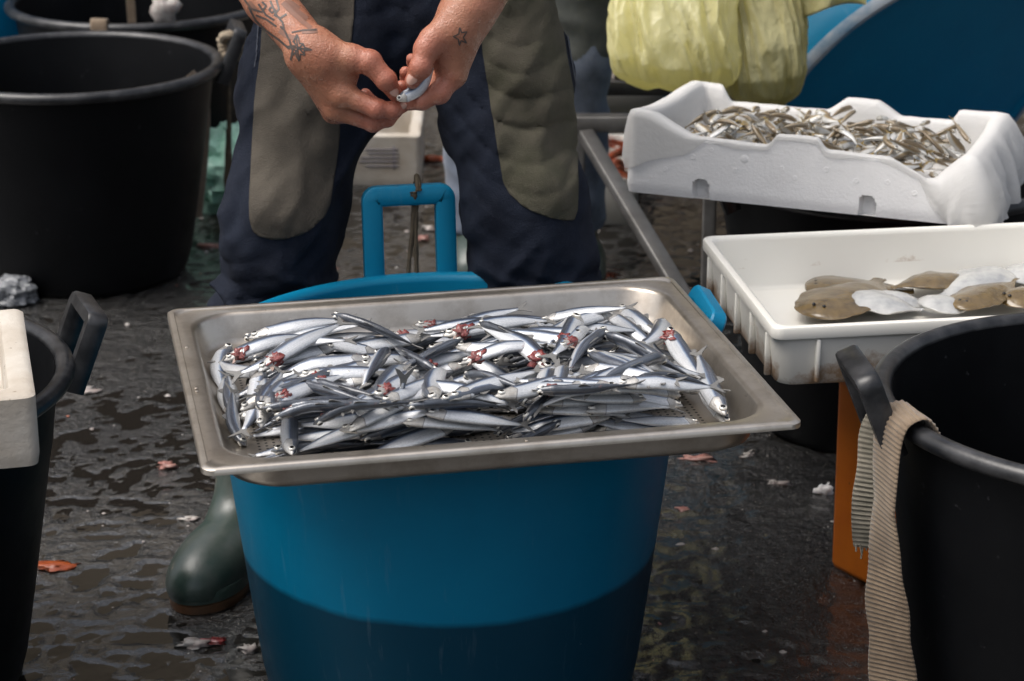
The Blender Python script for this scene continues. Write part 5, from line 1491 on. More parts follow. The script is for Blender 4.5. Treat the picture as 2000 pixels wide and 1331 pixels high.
def far_stand():
    root = empty('trestle', (0.15, 5.6, 0), (0, 0, 0), 'grey trestle carrying the farthest shrimp crate', 'trestle')
    mb = MB(); mb.box((0, 0, 0.265), (0.42, 0.48, 0.026), 0.003); mb.build('top', M['rack_steel'], root)
    for sx in (-1, 1):
        for sy in (-1, 1): mb = MB(); mb.box((sx * .18, sy * .2, 0.125), (0.03, 0.03, 0.254), 0.003); mb.build('leg', M['rack_steel'], root)
far_stand()

# ------------------------------------------------------------------ plastic bags
def hanging_bag(name, label, px0, px1, pbot, ptop, Y, knot, mat, lean, corner, depth, seed):
    a = atY(px0, ptop, Y); b = atY(px1, ptop, Y); c = atY((px0 + px1) / 2, pbot, Y)
    w = (b[0] - a[0]) / 2; cx0 = (a[0] + b[0]) / 2; zb = c[2]; kn = np.asarray(knot, float)
    root = empty(name, (cx0, Y, zb), (0, 0, 0), label, 'bag')
    org = np.array(root.location)
    n, K = 220, 90
    tg, thg = np.meshgrid(np.arange(K) / (K - 1), 2 * math.pi * np.arange(n) / n, indexing='ij')
    cx_, sx_ = np.cos(thg), np.sin(thg)
    wob = 0.30 * vnoise(cx_ * 2 + seed, sx_ * 2, tg * 3)
    dg_ = thg + 1.1 * tg                                    # folds run slantwise up to the knot
    fold = np.abs(vnoise(np.cos(dg_) * 3.4 + seed + wob, np.sin(dg_) * 3.4, tg * 0.5)) * 1.5 + np.abs(vnoise(np.cos(dg_) * 8.5 + wob, np.sin(dg_) * 8.5 + seed, tg * 0.9)) * 0.55
    crum = (1 - 2 * np.abs(vnoise(cx_ * 2.6 + seed, sx_ * 2.6, tg * 4 + cx_ * 2))) * 0.7 + (1 - 2 * np.abs(vnoise(cx_ * 6.5, sx_ * 6.5 + seed, tg * 9 + cx_ * 4))) * 0.25
    rr = []
    for k in range(K):
        t = k / (K - 1)
        z = zb + (kn[2] - 0.12 - zb) * t
        sh = np.interp(t, [0, .02, .05, .10, .18, .3, .5, .7, .85, 1.0], [.50, .74, .88, .96, 1.0, 1.0, .96, .78, .48, .22])
        dp = depth * np.interp(t, [0, .05, .15, .3, .55, .8, 1.0], [.25, .6, .95, 1.0, .75, .42, .2])
        cx = cx0 + (kn[0] - cx0) * np.interp(t, [0, .4, 1], [0, .10, .95]) + lean * (1 - t) ** 2
        cyy = Y + (kn[1] - Y) * t ** 1.5
        ring = []
        for i in range(n):
            th = 2 * math.pi * i / n
            ct, st = math.cos(th), math.sin(th)
            x = math.copysign(abs(ct) ** 0.75, ct); y = math.copysign(abs(st) ** 0.85, st)
            pl = 0.34 * fold[k, i] * np.interp(t, [0, .1, .3, 1], [.35, .8, 1.0, 1.6])
            cr = 0.15 * crum[k, i]
            crn = corner * max(0, ct) ** 6 * math.exp(-(t / 0.14) ** 2)
            ring.append((cx + w * sh * x * (1.02 - pl * .3 + cr * .5) + w * crn - org[0], cyy + dp * y * (1.05 - pl + cr) - org[1],
                         z + 0.012 * math.sin(th * 2 + seed) * (1 - t) - 0.018 * crn * 0 + (0.022 * (1 - ct) * .5 * (1 - t) if corner < 0.2 else 0) - org[2]))
        rr.append(ring)
    mb = MB(); mb.rings(rr, cap1=False); mb.build('bag_body', mat, root, smooth=180)
    for s in (-1, 1):
        mb = MB()
        tp = np.array([kn[0], kn[1], kn[2] - 0.125]) - org
        mb.tube([tp + np.array([s * .012, 0, -.01]), tp + np.array([s * .03, -.004 * s, .05]), tp + np.array([s * .022, 0, .10]), tp + np.array([s * .004, 0, .125])], [.011, .009, .006, .006], 8)
        mb.build('bag_handle', mat, root)
    return root
KNOT = np.array([0.36, 4.10, 0.93])
hanging_bag('plastic_bag', 'full yellow plastic bag hanging at the left, bottom corner pointing right', 1186, 1434, 168, 60, 4.00, KNOT + np.array([-.035, 0, 0]), M['bag_yellow'], 0.0, 0.30, 0.085, 0.4)
hanging_bag('plastic_bag', 'narrower dull yellow plastic bag hanging behind, just right of the full one', 1420, 1590, 210, 60, 4.06, KNOT + np.array([.06, .03, 0]), M['bag_yellow_dull'], -0.015, 0.0, 0.075, 2.7)
def side_flap():
    """loose top edge of the second bag spreading to the right"""
    root = empty('bag_film', (0.5, 4.07, 0.6), (0, 0, 0), 'loose edge of yellow bag film spread to the right of the bags', 'bag film')
    o = np.array(root.location)
    V = []; n, m = 26, 18
    for i in range(n):
        for j in range(m):
            u, v = i / (n - 1), j / (m - 1)
            px = 1500 + u * 192; py = -90 + v * (125 - 22 * u + 10 * math.sin(u * 6))
            p = atY(px, py, 4.03 + 0.02 * math.sin(u * 9) + 0.02 * abs(math.sin(u * 7 + v * 2)))
            V.append(p - o)
    F = [(i * m + j, (i + 1) * m + j, (i + 1) * m + j + 1, i * m + j + 1) for i in range(n - 1) for j in range(m - 1)]
    ob = mesh_obj('film', V, F, M['bag_yellow_dull'], root, smooth=180)
    sm = ob.modifiers.new('thickness', 'SOLIDIFY'); sm.thickness = 0.0008
side_flap()
def crumple(name, label, cat, c, r, mat, seed, amp=0.35, parts=3):
    root = None
    ph = np.linspace(0.02, math.pi - 0.02, 40); th = np.linspace(0, 2 * math.pi, 64, endpoint=False)
    P_, T_ = np.meshgrid(ph, th, indexing='ij')
    x, y, z = np.sin(P_) * np.cos(T_), np.sin(P_) * np.sin(T_), np.cos(P_)
    f = np.zeros_like(x)
    for k, (fr_, am) in enumerate([(1.6, .5), (3.4, .35), (6.5, .16)]):
        f += am * (1 - 2 * np.abs(vnoise(x * fr_ + seed, y * fr_ + seed * 2, z * fr_ + k)))
    q = 1 + amp * (f - .4)
    V = np.stack([x * q * r[0], y * q * r[1], np.maximum(z * q * r[2], -r[2] * .78)], -1).reshape(-1, 3)
    n = 64
    F = [(k * n + i, (k + 1) * n + i, (k + 1) * n + (i + 1) % n, k * n + (i + 1) % n) for k in range(39) for i in range(n)]
    o = mesh_obj(name, V, F, mat, None, smooth=28); o.location = (c[0], c[1], c[2] + r[2] * .76)
    tag(o, label, cat)
    return o
p = atZ(440, 428, 0); crumple('plastic_bag', 'crumpled pale green plastic bag on the ground by the left trouser leg', 'bag', (p[0] - .005, p[1] + .09, 0), (0.10, 0.08, 0.10), M['bag_green'], 2.2, 0.45)
p = atZ(15, 603, 0); crumple('plastic_bag', 'grey crumpled plastic bag on the ground at the left edge', 'bag', (p[0], p[1] + .03, 0), (0.05, 0.04, 0.03), M['bag_grey'], 5.2, 0.45)

# ------------------------------------------------------------------ people
def boot(toe, heel, parent, org, shaft_top=0.33):
    toe, heel = np.asarray(toe, float), np.asarray(heel, float)
    d = toe - heel; Lb = np.linalg.norm(d); d /= Lb; n_ = np.array([-d[1], d[0]])
    def q(u, s, z): return np.array([*(heel + d * u * Lb + n_ * s), z])
    fd = Field(np.minimum(np.r_[toe, 0], np.r_[heel, 0]) - [.12, .12, 0.03], np.maximum(np.r_[toe, shaft_top], np.r_[heel, shaft_top]) + [.12, .12, .06], 0.0065)
    k = 0.03
    fd.cap(q(.14, 0, .048), .040, q(.30, 0, .052), .040, k); fd.cap(q(.30, 0, .052), .040, q(.70, .004, .040), .043, k); fd.cap(q(.68, .014, .036), .036, q(.84, .008, .032), .033, k); fd.cap(q(.68, -.014, .036), .035, q(.84, -.010, .031), .032, k)
    fd.cap(q(.84, 0, .034), .034, q(.89, 0, .030), .031, k); fd.cap(q(.50, 0, .062), .034, q(.74, 0, .046), .032, k)
    fd.cap(q(.24, 0, .06), .046, q(.22, 0, .16), .046, k); fd.cap(q(.22, 0, .16), .046, q(.22, 0, shaft_top), .062, k)
    fd.cap(q(.40, 0, .085), .036, q(.30, 0, .16), .036, k)
    X, Y, Z = np.meshgrid(*fd.axes(), indexing='ij')
    fd.d = np.maximum(fd.d, 0.012 - Z)
    V, F = fd.mesh(2)
    b = mesh_obj('boot', V - org, F, M['green_rubber'], parent, smooth=180)
    # sole: outline of the foot
    us = [(-.0, 0), (.01, .022), (.06, .036), (.2, .040), (.4, .038), (.6, .048), (.75, .054), (.88, .047), (.96, .030), (1.0, .010), (1.0, -.010), (.96, -.028), (.88, -.043), (.75, -.050), (.6, -.046), (.4, -.036), (.2, -.038), (.06, -.034), (.01, -.020)]
    out = np.array([q(.015 + .985 * u, s * 1.02, 0)[:2] for u, s in us])
    for _ in range(2):
        nx = np.roll(out, -1, 0); out = np.stack([.75 * out + .25 * nx, .25 * out + .75 * nx], 1).reshape(-1, 2)
    c = out.mean(0)
    mb = MB(); mb.rings([np.c_[c + (out - c) * s, np.full(len(out), z)] - org for s, z in ((.95, -.002), (.985, 0.001), (.99, .013), (.97, .0145))]); mb.build('sole', M['sole_rubber'], b)
    mb = MB(); mb.rings([np.c_[c + (out - c) * s, np.full(len(out), z)] - org for s, z in ((.97, .0145), (1.0, .016), (1.0, .031), (.985, .033), (.95, .033))]); mb.build('foxing_band', M['green_rubber'], b)
    return b

def make_fishmonger():
    root = empty('person', (-0.15, 3.10, 0), (0, 0, 0), 'person in navy work trousers with grey knee panels gutting a fish over the pan', 'person')
    org = np.array(root.location)
    # trousers: image-left leg and image-right leg
    A = [np.array(q) for q in [(-0.243, 3.13, 0.86), (-0.268, 3.085, 0.70), (-0.303, 3.03, 0.545), (-0.322, 3.035, 0.48), (-0.343, 3.075, 0.38), (-0.352, 3.095, 0.30)]]
    B = [np.array(q) for q in [(-0.045, 3.13, 0.86), (-0.010, 3.085, 0.70), (0.018, 3.035, 0.545), (0.030, 3.035, 0.47), (0.047, 3.085, 0.37), (0.052, 3.105, 0.30)]]
    rl = [0.093, 0.090, 0.075, 0.072, 0.064, 0.062]
    fd = Field((-0.50, 2.88, 0.25), (0.20, 3.36, 1.10), 0.0048)
    for Lg, nm in ((A, 0), (B, 1)):
        dl = fd.new()
        for i in range(5): fd.cap(Lg[i], rl[i], Lg[i + 1], rl[i + 1], 0.03, dl)
        fd.merge(dl, 0.035)
    fd.cap((-0.24, 3.15, 0.90), 0.095, (-0.05, 3.15, 0.90), 0.095, 0.04); fd.cap((-0.23, 3.16, 1.0), 0.10, (-0.06, 3.16, 1.0), 0.10, 0.04)
    fd.cap((-0.19, 3.12, 0.80), 0.085, (-0.10, 3.12, 0.80), 0.085, 0.05)
    X, Y, Z = np.meshgrid(*fd.axes(), indexing='ij')
    # cloth folds: broad drapes, tighter creases at the knees and the bunched hems
    f1 = fbm(X * 9 + 3, Y * 9, Z * 13 + X * 10, 2) * 0.008
    kn = np.exp(-((Z - 0.40) / 0.055) ** 2); hm = np.exp(-((Z - 0.33) / 0.05) ** 2)
    f2 = (1 - 2 * np.abs(vnoise(X * 7 + 1, Y * 7, Z * 34 + X * 14))) * 0.015 * np.clip(kn + hm, 0, 1)
    f3 = (1 - 2 * np.abs(vnoise(X * 14 + 5, Y * 14, Z * 16 - X * 22))) * 0.0075 + (1 - 2 * np.abs(vnoise(X * 30 + 5, Y * 30, Z * 30 - X * 26))) * 0.0022
    cz = (Z * 21 + 7.0 * (X + 0.15) * np.sign(X + 0.15) + 2.2 * vnoise(X * 6, Y * 6, Z * 6))          # creases slanting down from the crotch and across the knees
    cr_ = np.abs((cz % 1.0) - 0.5) * 2
    f4 = -0.0045 * np.exp(-(cr_ / 0.22) ** 2) * np.clip(vnoise(X * 6 + 9, Y * 6, Z * 6) + 0.45, 0, 1)
    fd.d = fd.d - (f1 + f2 + f3 + f4).astype(np.float32)
    fd.d = np.maximum(fd.d, (0.285 - Z).astype(np.float32))
    V, F = fd.mesh(1)
    N = vnormals(V, F)
    tr = mesh_obj('trousers', V - org, F, M['navy'], root, smooth=180)
    # sewn-on knee panels, cut along their outline as seen from the front
    def sdpoly(p, poly):
        d = np.full(len(p), 1e9); ins = np.zeros(len(p), bool)
        for i in range(len(poly)):
            a, b = poly[i], poly[(i + 1) % len(poly)]
            e = b - a; w = p - a; t = np.clip((w @ e) / (e @ e), 0, 1); d = np.minimum(d, np.linalg.norm(w - t[:, None] * e, axis=1))
            c1_, c2_, c3_ = p[:, 1] >= a[1], p[:, 1] < b[1], e[0] * w[:, 1] > e[1] * w[:, 0]
            ins ^= (c1_ & c2_ & c3_) | (~c1_ & ~c2_ & ~c3_)
        return np.where(ins, -d, d)
    def panel(pxs, mat, nm):
        poly = np.array([atY(x, y, 3.0)[[0, 2]] for x, y in pxs])
        for _ in range(1):
            nx = np.roll(poly, -1, 0); poly = np.stack([.8 * poly + .2 * nx, .2 * poly + .8 * nx], 1).reshape(-1, 2)
        # compare along sight lines at one depth so that the outline falls where it is in the photo
        r = (V - np.array([0, 0, CAM_H])); r = r / r[:, 1:2] * 3.0
        s = sdpoly(np.c_[r[:, 0], r[:, 2] + CAM_H], poly)
        s = np.maximum(s, (N[:, 1] - 0.1) * 0.08)
        vs, fs = clip_patch(V, F, N, s, 0.0022)
        o = mesh_obj(nm, np.array(vs) - org, fs, mat, tr, smooth=180)
        m = o.modifiers.new('thickness', 'SOLIDIFY'); m.thickness = 0.002; m.offset = -1
        # stitched seam just outside the panel
        s2 = np.maximum(s - 0.0065, -(s - 0.0045))
        vs, fs = clip_patch(V, F, N, s2, 0.0012)
        vs, fs = biggest_piece(vs, fs)
        if fs: mesh_obj('seam', np.array(vs) - org, fs, M['thread'], o, smooth=180)
    panel([(520, -60), (512, 90), (500, 180), (493, 300), (487, 420), (497, 458), (540, 470), (600, 455), (640, 415), (655, 330), (668, 200), (690, 60), (694, -60)], M['khaki'], 'knee_panel')
    panel([(930, -60), (938, 60), (955, 180), (972, 290), (985, 370), (1030, 410), (1090, 430), (1126, 430), (1128, 330), (1122, 200), (1100, 80), (1082, -60)], M['khaki_stained'], 'knee_panel')
    boot((-0.452, 2.872), (-0.352, 3.155), root, org); boot((0.150, 2.875), (0.062, 3.165), root, org)
    # shirt and jacket, mostly above the picture
    fs_ = Field((-0.72, 2.70, 0.86), (0.42, 3.42, 1.62), 0.011)
    fs_.cap((-0.23, 3.17, 0.93), 0.115, (-0.06, 3.17, 0.93), 0.115, .05); fs_.cap((-0.145, 3.16, 0.95), 0.14, (-0.145, 3.10, 1.30), 0.15, .06)
    fs_.cap((-0.30, 3.09, 1.38), 0.09, (0.01, 3.09, 1.38), 0.09, .06); fs_.cap((-0.145, 3.10, 1.2), 0.15, (-0.145, 3.08, 1.40), 0.11, .06)
    fs_.cap((-0.34, 3.09, 1.38), 0.075, (-0.50, 3.10, 1.10), 0.058, .03); fs_.cap((0.05, 3.09, 1.38), 0.075, (0.16, 3.10, 1.10), 0.058, .03)
    fs_.cap((-0.50, 3.10, 1.10), 0.056, (-0.47, 3.03, 1.03), 0.052, .02); fs_.cap((0.16, 3.10, 1.10), 0.056, (0.11, 3.02, 1.03), 0.052, .02)
    X, Y, Z = np.meshgrid(*fs_.axes(), indexing='ij')
    fs_.d = fs_.d - (fbm(X * 8, Y * 8, Z * 11, 2) * 0.007).astype(np.float32)
    V2, F2 = fs_.mesh(2); mesh_obj('shirt', V2 - org, F2, M['shirt'], root, smooth=180)
    # body: arms with hands (fine), neck and head above the picture
    Y0 = 2.68
    def h(cx, cy, dy=0.0): return atY(540 + cx / 4.348, cy / 4.348, Y0 + dy)
    VV, FF, fing = [], [], []
    def arm(chain, palm, fingers, lo, hi):
        f = Field(lo, hi, 0.0020)
        for (p, rp, q, rq) in chain: f.cap(p, rp, q, rq, 0.012)
        for (p, rp, q, rq) in palm: f.cap(p, rp, q, rq, 0.016)
        for pts, rad in fingers:
            dl = f.new()
            for i in range(len(pts) - 1):
                f.cap(pts[i], rad[i], pts[i + 1], rad[i + 1], 0.003, dl)
                if 0 < i: f.cap(pts[i], rad[i] * 1.04, pts[i], rad[i] * 1.04, 0.004, dl)      # knuckle
            # join softly at the root, keep neighbours apart further out
            X, Y, Z = np.meshgrid(*f.axes(), indexing='ij')
            dist = np.sqrt((X - pts[0][0]) ** 2 + (Y - pts[0][1]) ** 2 + (Z - pts[0][2]) ** 2)
            kk = np.interp(dist, [0.010, 0.028], [0.011, 0.0012]).astype(np.float32)
            hh = np.maximum(kk - np.abs(f.d - dl), 0) / kk
            f.d = np.minimum(f.d, dl) - hh * hh * kk * 0.25
        V_, F_ = f.mesh(1)
        tips = np.array([q for pts, _ in fingers for q in pts[1:]])
        dt = np.min(np.linalg.norm(V_[:, None, :] - tips[None], axis=2), axis=1)
        b = sum(len(v) for v in VV)
        VV.append(V_); FF.append(F_ + b); fing.append(np.clip(1 - (dt - 0.008) / 0.025, 0, 1))
        return V_, F_
    # image-left arm (his right): back of the hand to the camera, thumb and forefinger pinching
    wA = h(300, 440, .012); eA = np.array([-0.485, 3.04, 1.05])
    fa = atY(527, 2, 2.765)
    mA = [(wA, .0255, fa, .0290), (fa, .0290, eA, .040), (h(250, 480, .016), .021, h(330, 410, .012), .021)]
    kI, kM, kR, kL = h(560, 800, -.004), h(505, 925, .010), h(490, 950, .030), h(470, 930, .046)
    pA = [(wA, .022, kI, .0150), (wA, .022, kM, .0140), (h(270, 500, .018), .020, kR, .0135), (h(300, 480, .028), .018, kL, .012), (h(340, 420, .004), .018, h(640, 500, -.006), .0165), (h(420, 520, 0), .020, h(600, 640, .004), .0125)]
    FA = [([kI, h(850, 925, -.014), h(985, 938, -.010), h(1075, 905, -.004)], [.0138, .0112, .0096, .0078]),
          ([kM, h(820, 1040, .006), h(940, 1010, .012), h(1020, 950, .016)], [.0135, .0112, .0094, .0076]),
          ([kR, h(800, 1020, .034), h(820, 890, .044), h(755, 800, .040)], [.0120, .0100, .0086, .0072]),
          ([kL, h(690, 960, .060), h(720, 880, .066), h(700, 820, .060)], [.0105, .0086, .0074, .0064]),
          ([h(640, 500, -.006), h(790, 530, -.012), h(930, 680, -.018), h(1005, 800, -.010)], [.0165, .0142, .0120, .0088])]
    arm(mA, pA, FA, (-0.56, 2.58, 0.66), (-0.08, 3.12, 1.12))
    # image-right arm (his left): holding the fish between thumb and fingers
    wB = h(1625, 90, .02); eB = np.array([0.125, 3.03, 1.05])
    fb = atY(933, 0, 2.715)
    mB = [(wB, .0275, fb, .0285), (fb, .0285, eB, .041), (h(1530, 120, .016), .020, h(1690, 110, .026), .019)]
    jI, jM, jR, jL = h(1500, 630, .002), h(1480, 610, .022), h(1440, 580, .040), h(1420, 530, .054)
    pB = [(wB, .0245, jI, .0165), (wB, .023, jM, .015), (h(1640, 150, .03), .021, jR, .0140), (h(1620, 200, .04), .018, jL, .0125), (h(1540, 170, .004), .0215, h(1330, 350, -.012), .0165), (h(1540, 300, .0), .020, h(1440, 520, .004), .0155)]
    FB = [([jI, h(1385, 790, -.010), h(1235, 860, -.010), h(1115, 885, -.004)], [.0152, .0124, .0102, .0082]),
          ([jM, h(1240, 815, .022), h(1110, 790, .024), h(1062, 735, .016)], [.0140, .0112, .0092, .0076]),
          ([jR, h(1190, 720, .042), h(1115, 660, .036), h(1095, 615, .028)], [.0128, .0104, .0086, .0074]),
          ([jL, h(1240, 600, .054), h(1165, 530, .046), h(1146, 500, .038)], [.0112, .0090, .0076, .0066]),
          ([h(1330, 350, -.012), h(1275, 420, -.018), h(1225, 575, -.028), h(1155, 690, -.024)], [.0165, .0145, .0126, .0096])]
    arm(mB, pB, FB, (-0.30, 2.56, 0.68), (0.20, 3.12, 1.12))
    fh = Field((-0.60, 2.86, 0.98), (0.26, 3.24, 1.80), 0.010)
    fh.cap((-.145, 3.08, 1.38), .06, (-.31, 3.09, 1.37), .05, .03); fh.cap((-.31, 3.09, 1.37), .05, (-.50, 3.10, 1.10), .042, .03); fh.cap((-.145, 3.08, 1.38), .06, (.03, 3.09, 1.37), .05, .03); fh.cap((.03, 3.09, 1.37), .05, (.16, 3.10, 1.10), .042, .03)
    fh.cap((-.50, 3.10, 1.10), .042, eA, .039, .02); fh.cap((.16, 3.10, 1.10), .042, eB, .039, .02)
    fh.cap((-.145, 3.08, 1.38), .06, (-.145, 3.03, 1.52), .052, .02); fh.ell((-.145, 3.00, 1.64), (.075, .095, .11), .03); fh.cap((-.145, 2.97, 1.56), .045, (-.145, 2.945, 1.55), .038, .03)
    fh.cap((-.145, 2.90, 1.645), .010, (-.145, 2.885, 1.615), .014, .012); fh.cap((-.222, 3.01, 1.65), .012, (-.222, 3.01, 1.62), .010, .008); fh.cap((-.068, 3.01, 1.65), .012, (-.068, 3.01, 1.62), .010, .008)
    fh.cap((-.165, 2.905, 1.575), .008, (-.125, 2.905, 1.575), .008, .01)
    V3, F3 = fh.mesh(2); b = sum(len(v) for v in VV); VV.append(V3); FF.append(F3 + b); fing.append(np.zeros(len(V3)))
    V, F = np.concatenate(VV), np.concatenate(FF)
    body = mesh_obj('body', V - org, F, M['skin'], root, smooth=180)
    at = body.data.attributes.new('finger', 'FLOAT', 'POINT'); at.data.foreach_set('value', np.concatenate(fing).astype(np.float32))
    fhh = Field((-0.30, 2.86, 1.5), (0.02, 3.24, 1.82), 0.009); fhh.ell((-.145, 3.015, 1.665), (.083, .10, .105), .02)
    X, Y, Z = np.meshgrid(*fhh.axes(), indexing='ij'); fhh.d = np.maximum(fhh.d, (2.945 - Y) * 0.7 + (1.665 - Z) * 0.7).astype(np.float32)
    Vh, Fh = fhh.mesh(2); mesh_obj('hair', Vh - org, Fh, M['hair'], root, smooth=180)
    for s in (-1, 1):
        e = link(bpy.data.objects.new('eye', EYE)); e.parent = body; e.matrix_local = frame_mat(np.array([-.145 + s * .032, 2.916, 1.645]) - org, (1, 0, 0), (0, 0, 1), (0, -1, 0), 0.010)
    # finger nails
    def nail(c, dirv, nrm, w, l):
        dirv = np.asarray(dirv, float); dirv /= np.linalg.norm(dirv); nrm = np.asarray(nrm, float); nrm -= dirv * nrm.dot(dirv); nrm /= np.linalg.norm(nrm); sdv = np.cross(nrm, dirv)
        rr = []
        for q, z in ((1.0, -.0016), (1.0, .0004), (.8, .0010), (.05, .0014)):
            rr.append([c + dirv * (l * q * math.cos(a)) + sdv * (w * q * math.sin(a)) + nrm * (z - 0.0018 * (q * math.sin(a)) ** 2) - org for a in np.linspace(0, 2 * math.pi, 16, endpoint=False)])
        mb = MB(); mb.rings(rr); mb.build('fingernail', M['nail'], body)
    bvh = BVHTree.FromPolygons([tuple(v) for v in V], F.tolist())
    C0 = Vector((0, 0, CAM_H))
    def hit(px, py):
        d = Vector(ray(px, py)).normalized(); r = bvh.ray_cast(C0, d)
        return (np.array(r[0]), np.array(r[1])) if r[0] is not None else (None, None)
    for (cx, cy), (dx, dy), w, l in [((1150, 668), (-.55, .85), .0066, .0082), ((1070, 895), (-1, .1), .0045, .0055), ((1000, 775), (.5, .85), .0055, .0070)]:
        q, nn = hit(540 + cx / 4.348, cy / 4.348)
        if q is not None:
            q2 = h(cx + dx * 60, cy + dy * 60) - h(cx, cy)
            nail(q, q2, nn, w, l)
    # tattoos: thin inked lines lying on the skin
    def ink(lines, width, mat, nm):
        for ln in lines:
            mb = MB()
            pts = []
            for a, b in zip(ln[:-1], ln[1:]):
                m = max(2, int(math.dist(a, b) / 3))
                pts += [(a[0] + (b[0] - a[0]) * k / m, a[1] + (b[1] - a[1]) * k / m) for k in range(m)]
            pts.append(ln[-1])
            prev = None
            Ls, Rs = [], []
            for k, (x, y) in enumerate(pts):
                x2, y2 = pts[min(k + 1, len(pts) - 1)]; x1, y1 = pts[max(k - 1, 0)]
                tx, ty = x2 - x1, y2 - y1; l = math.hypot(tx, ty) + 1e-9; nx, ny = -ty / l * width / 2, tx / l * width / 2
                a, na = hit(x + nx, y + ny); b, nb = hit(x - nx, y - ny)
                if a is None or b is None or np.linalg.norm(a - b) > 0.012: Ls.append(None); Rs.append(None); continue
                Ls.append(a + na * .0005 - org); Rs.append(b + nb * .0005 - org)
            for k in range(len(Ls) - 1):
                if Ls[k] is None or Ls[k + 1] is None or np.linalg.norm(Ls[k] - Ls[k + 1]) > .012: continue
                mb.add([Ls[k], Ls[k + 1], Rs[k + 1], Rs[k]], [(0, 1, 2, 3)])
            if mb.f: mb.build(nm, mat, body, smooth=180)
    def z3(x, y): return (540 + x / 4.348, y / 4.348)
    star = [(1555, 235), (1572, 280), (1618, 270), (1585, 320), (1615, 368), (1568, 345), (1552, 388), (1545, 335), (1500, 312), (1548, 290), (1555, 235)]
    ink([[z3(*q) for q in star]], 2.6, M['ink'], 'tattoo')
    cross = [[(175, 295), (150, 350), (165, 390), (100, 395), (165, 430), (170, 480), (195, 520), (205, 460), (240, 470), (235, 430), (300, 425), (240, 405), (225, 375), (195, 370), (190, 330), (175, 295)], [(170, 300), (190, 520)], [(105, 400), (300, 425)], [(140, 350), (245, 470)], [(230, 370), (140, 470)]]
    ink([[z3(*q) for q in l] for l in cross], 2.8, M['ink'], 'tattoo')
    sw = [[(478, 0), (492, 18), (512, 24), (520, 12), (512, 4)], [(528, 2), (540, 30), (552, 44), (556, 60), (548, 52)], [(486, 14), (500, 40), (520, 60), (545, 78), (566, 96)], [(540, 0), (545, 18), (536, 30), (548, 36), (560, 28)], [(556, 60), (566, 80), (572, 100), (568, 118)], [(500, 30), (520, 38), (540, 52)], [(530, 14), (538, 20), (532, 26), (526, 20), (530, 14)], [(505, 8), (520, 30), (536, 40)]]
    ink(sw, 3.8, M['ink'], 'tattoo')
    shade = [[(552, 6), (572, 26), (592, 44), (608, 56)], [(556, 2), (580, 22), (600, 38)], [(560, 0), (584, 18)], [(590, 62), (604, 62), (620, 60)], [(486, 4), (500, 20)], [(546, 60), (560, 70), (578, 76)]]
    ink(shade, 9, M['ink_grey'], 'tattoo')
    ink([[(570, 64), (592, 60), (618, 59)]], 3.0, M['ink'], 'tattoo')
    # the fish in his hands
    P = np.array([h(1020, 850, -.022), h(1060, 835, -.022), h(1110, 815, -.022), h(1160, 790, -.020), h(1210, 755, -.016), h(1250, 710, -.012), h(1285, 655, -.008), h(1310, 610, -.004), h(1325, 575, -.002)])
    tt = np.linspace(0, 8, 25); P = np.stack([np.interp(tt, range(9), P[:, k]) for k in range(3)], -1)
    for _ in range(4): P[1:-1] = .5 * P[1:-1] + .25 * (P[2:] + P[:-2])
    make_fish('anchovy', P, np.array([-.35, .25, .9]), 0.098, ANCH, M['anchovy'], 'small silver anchovy held in the hands above the pan', 'fish', None, 0)
make_fishmonger()

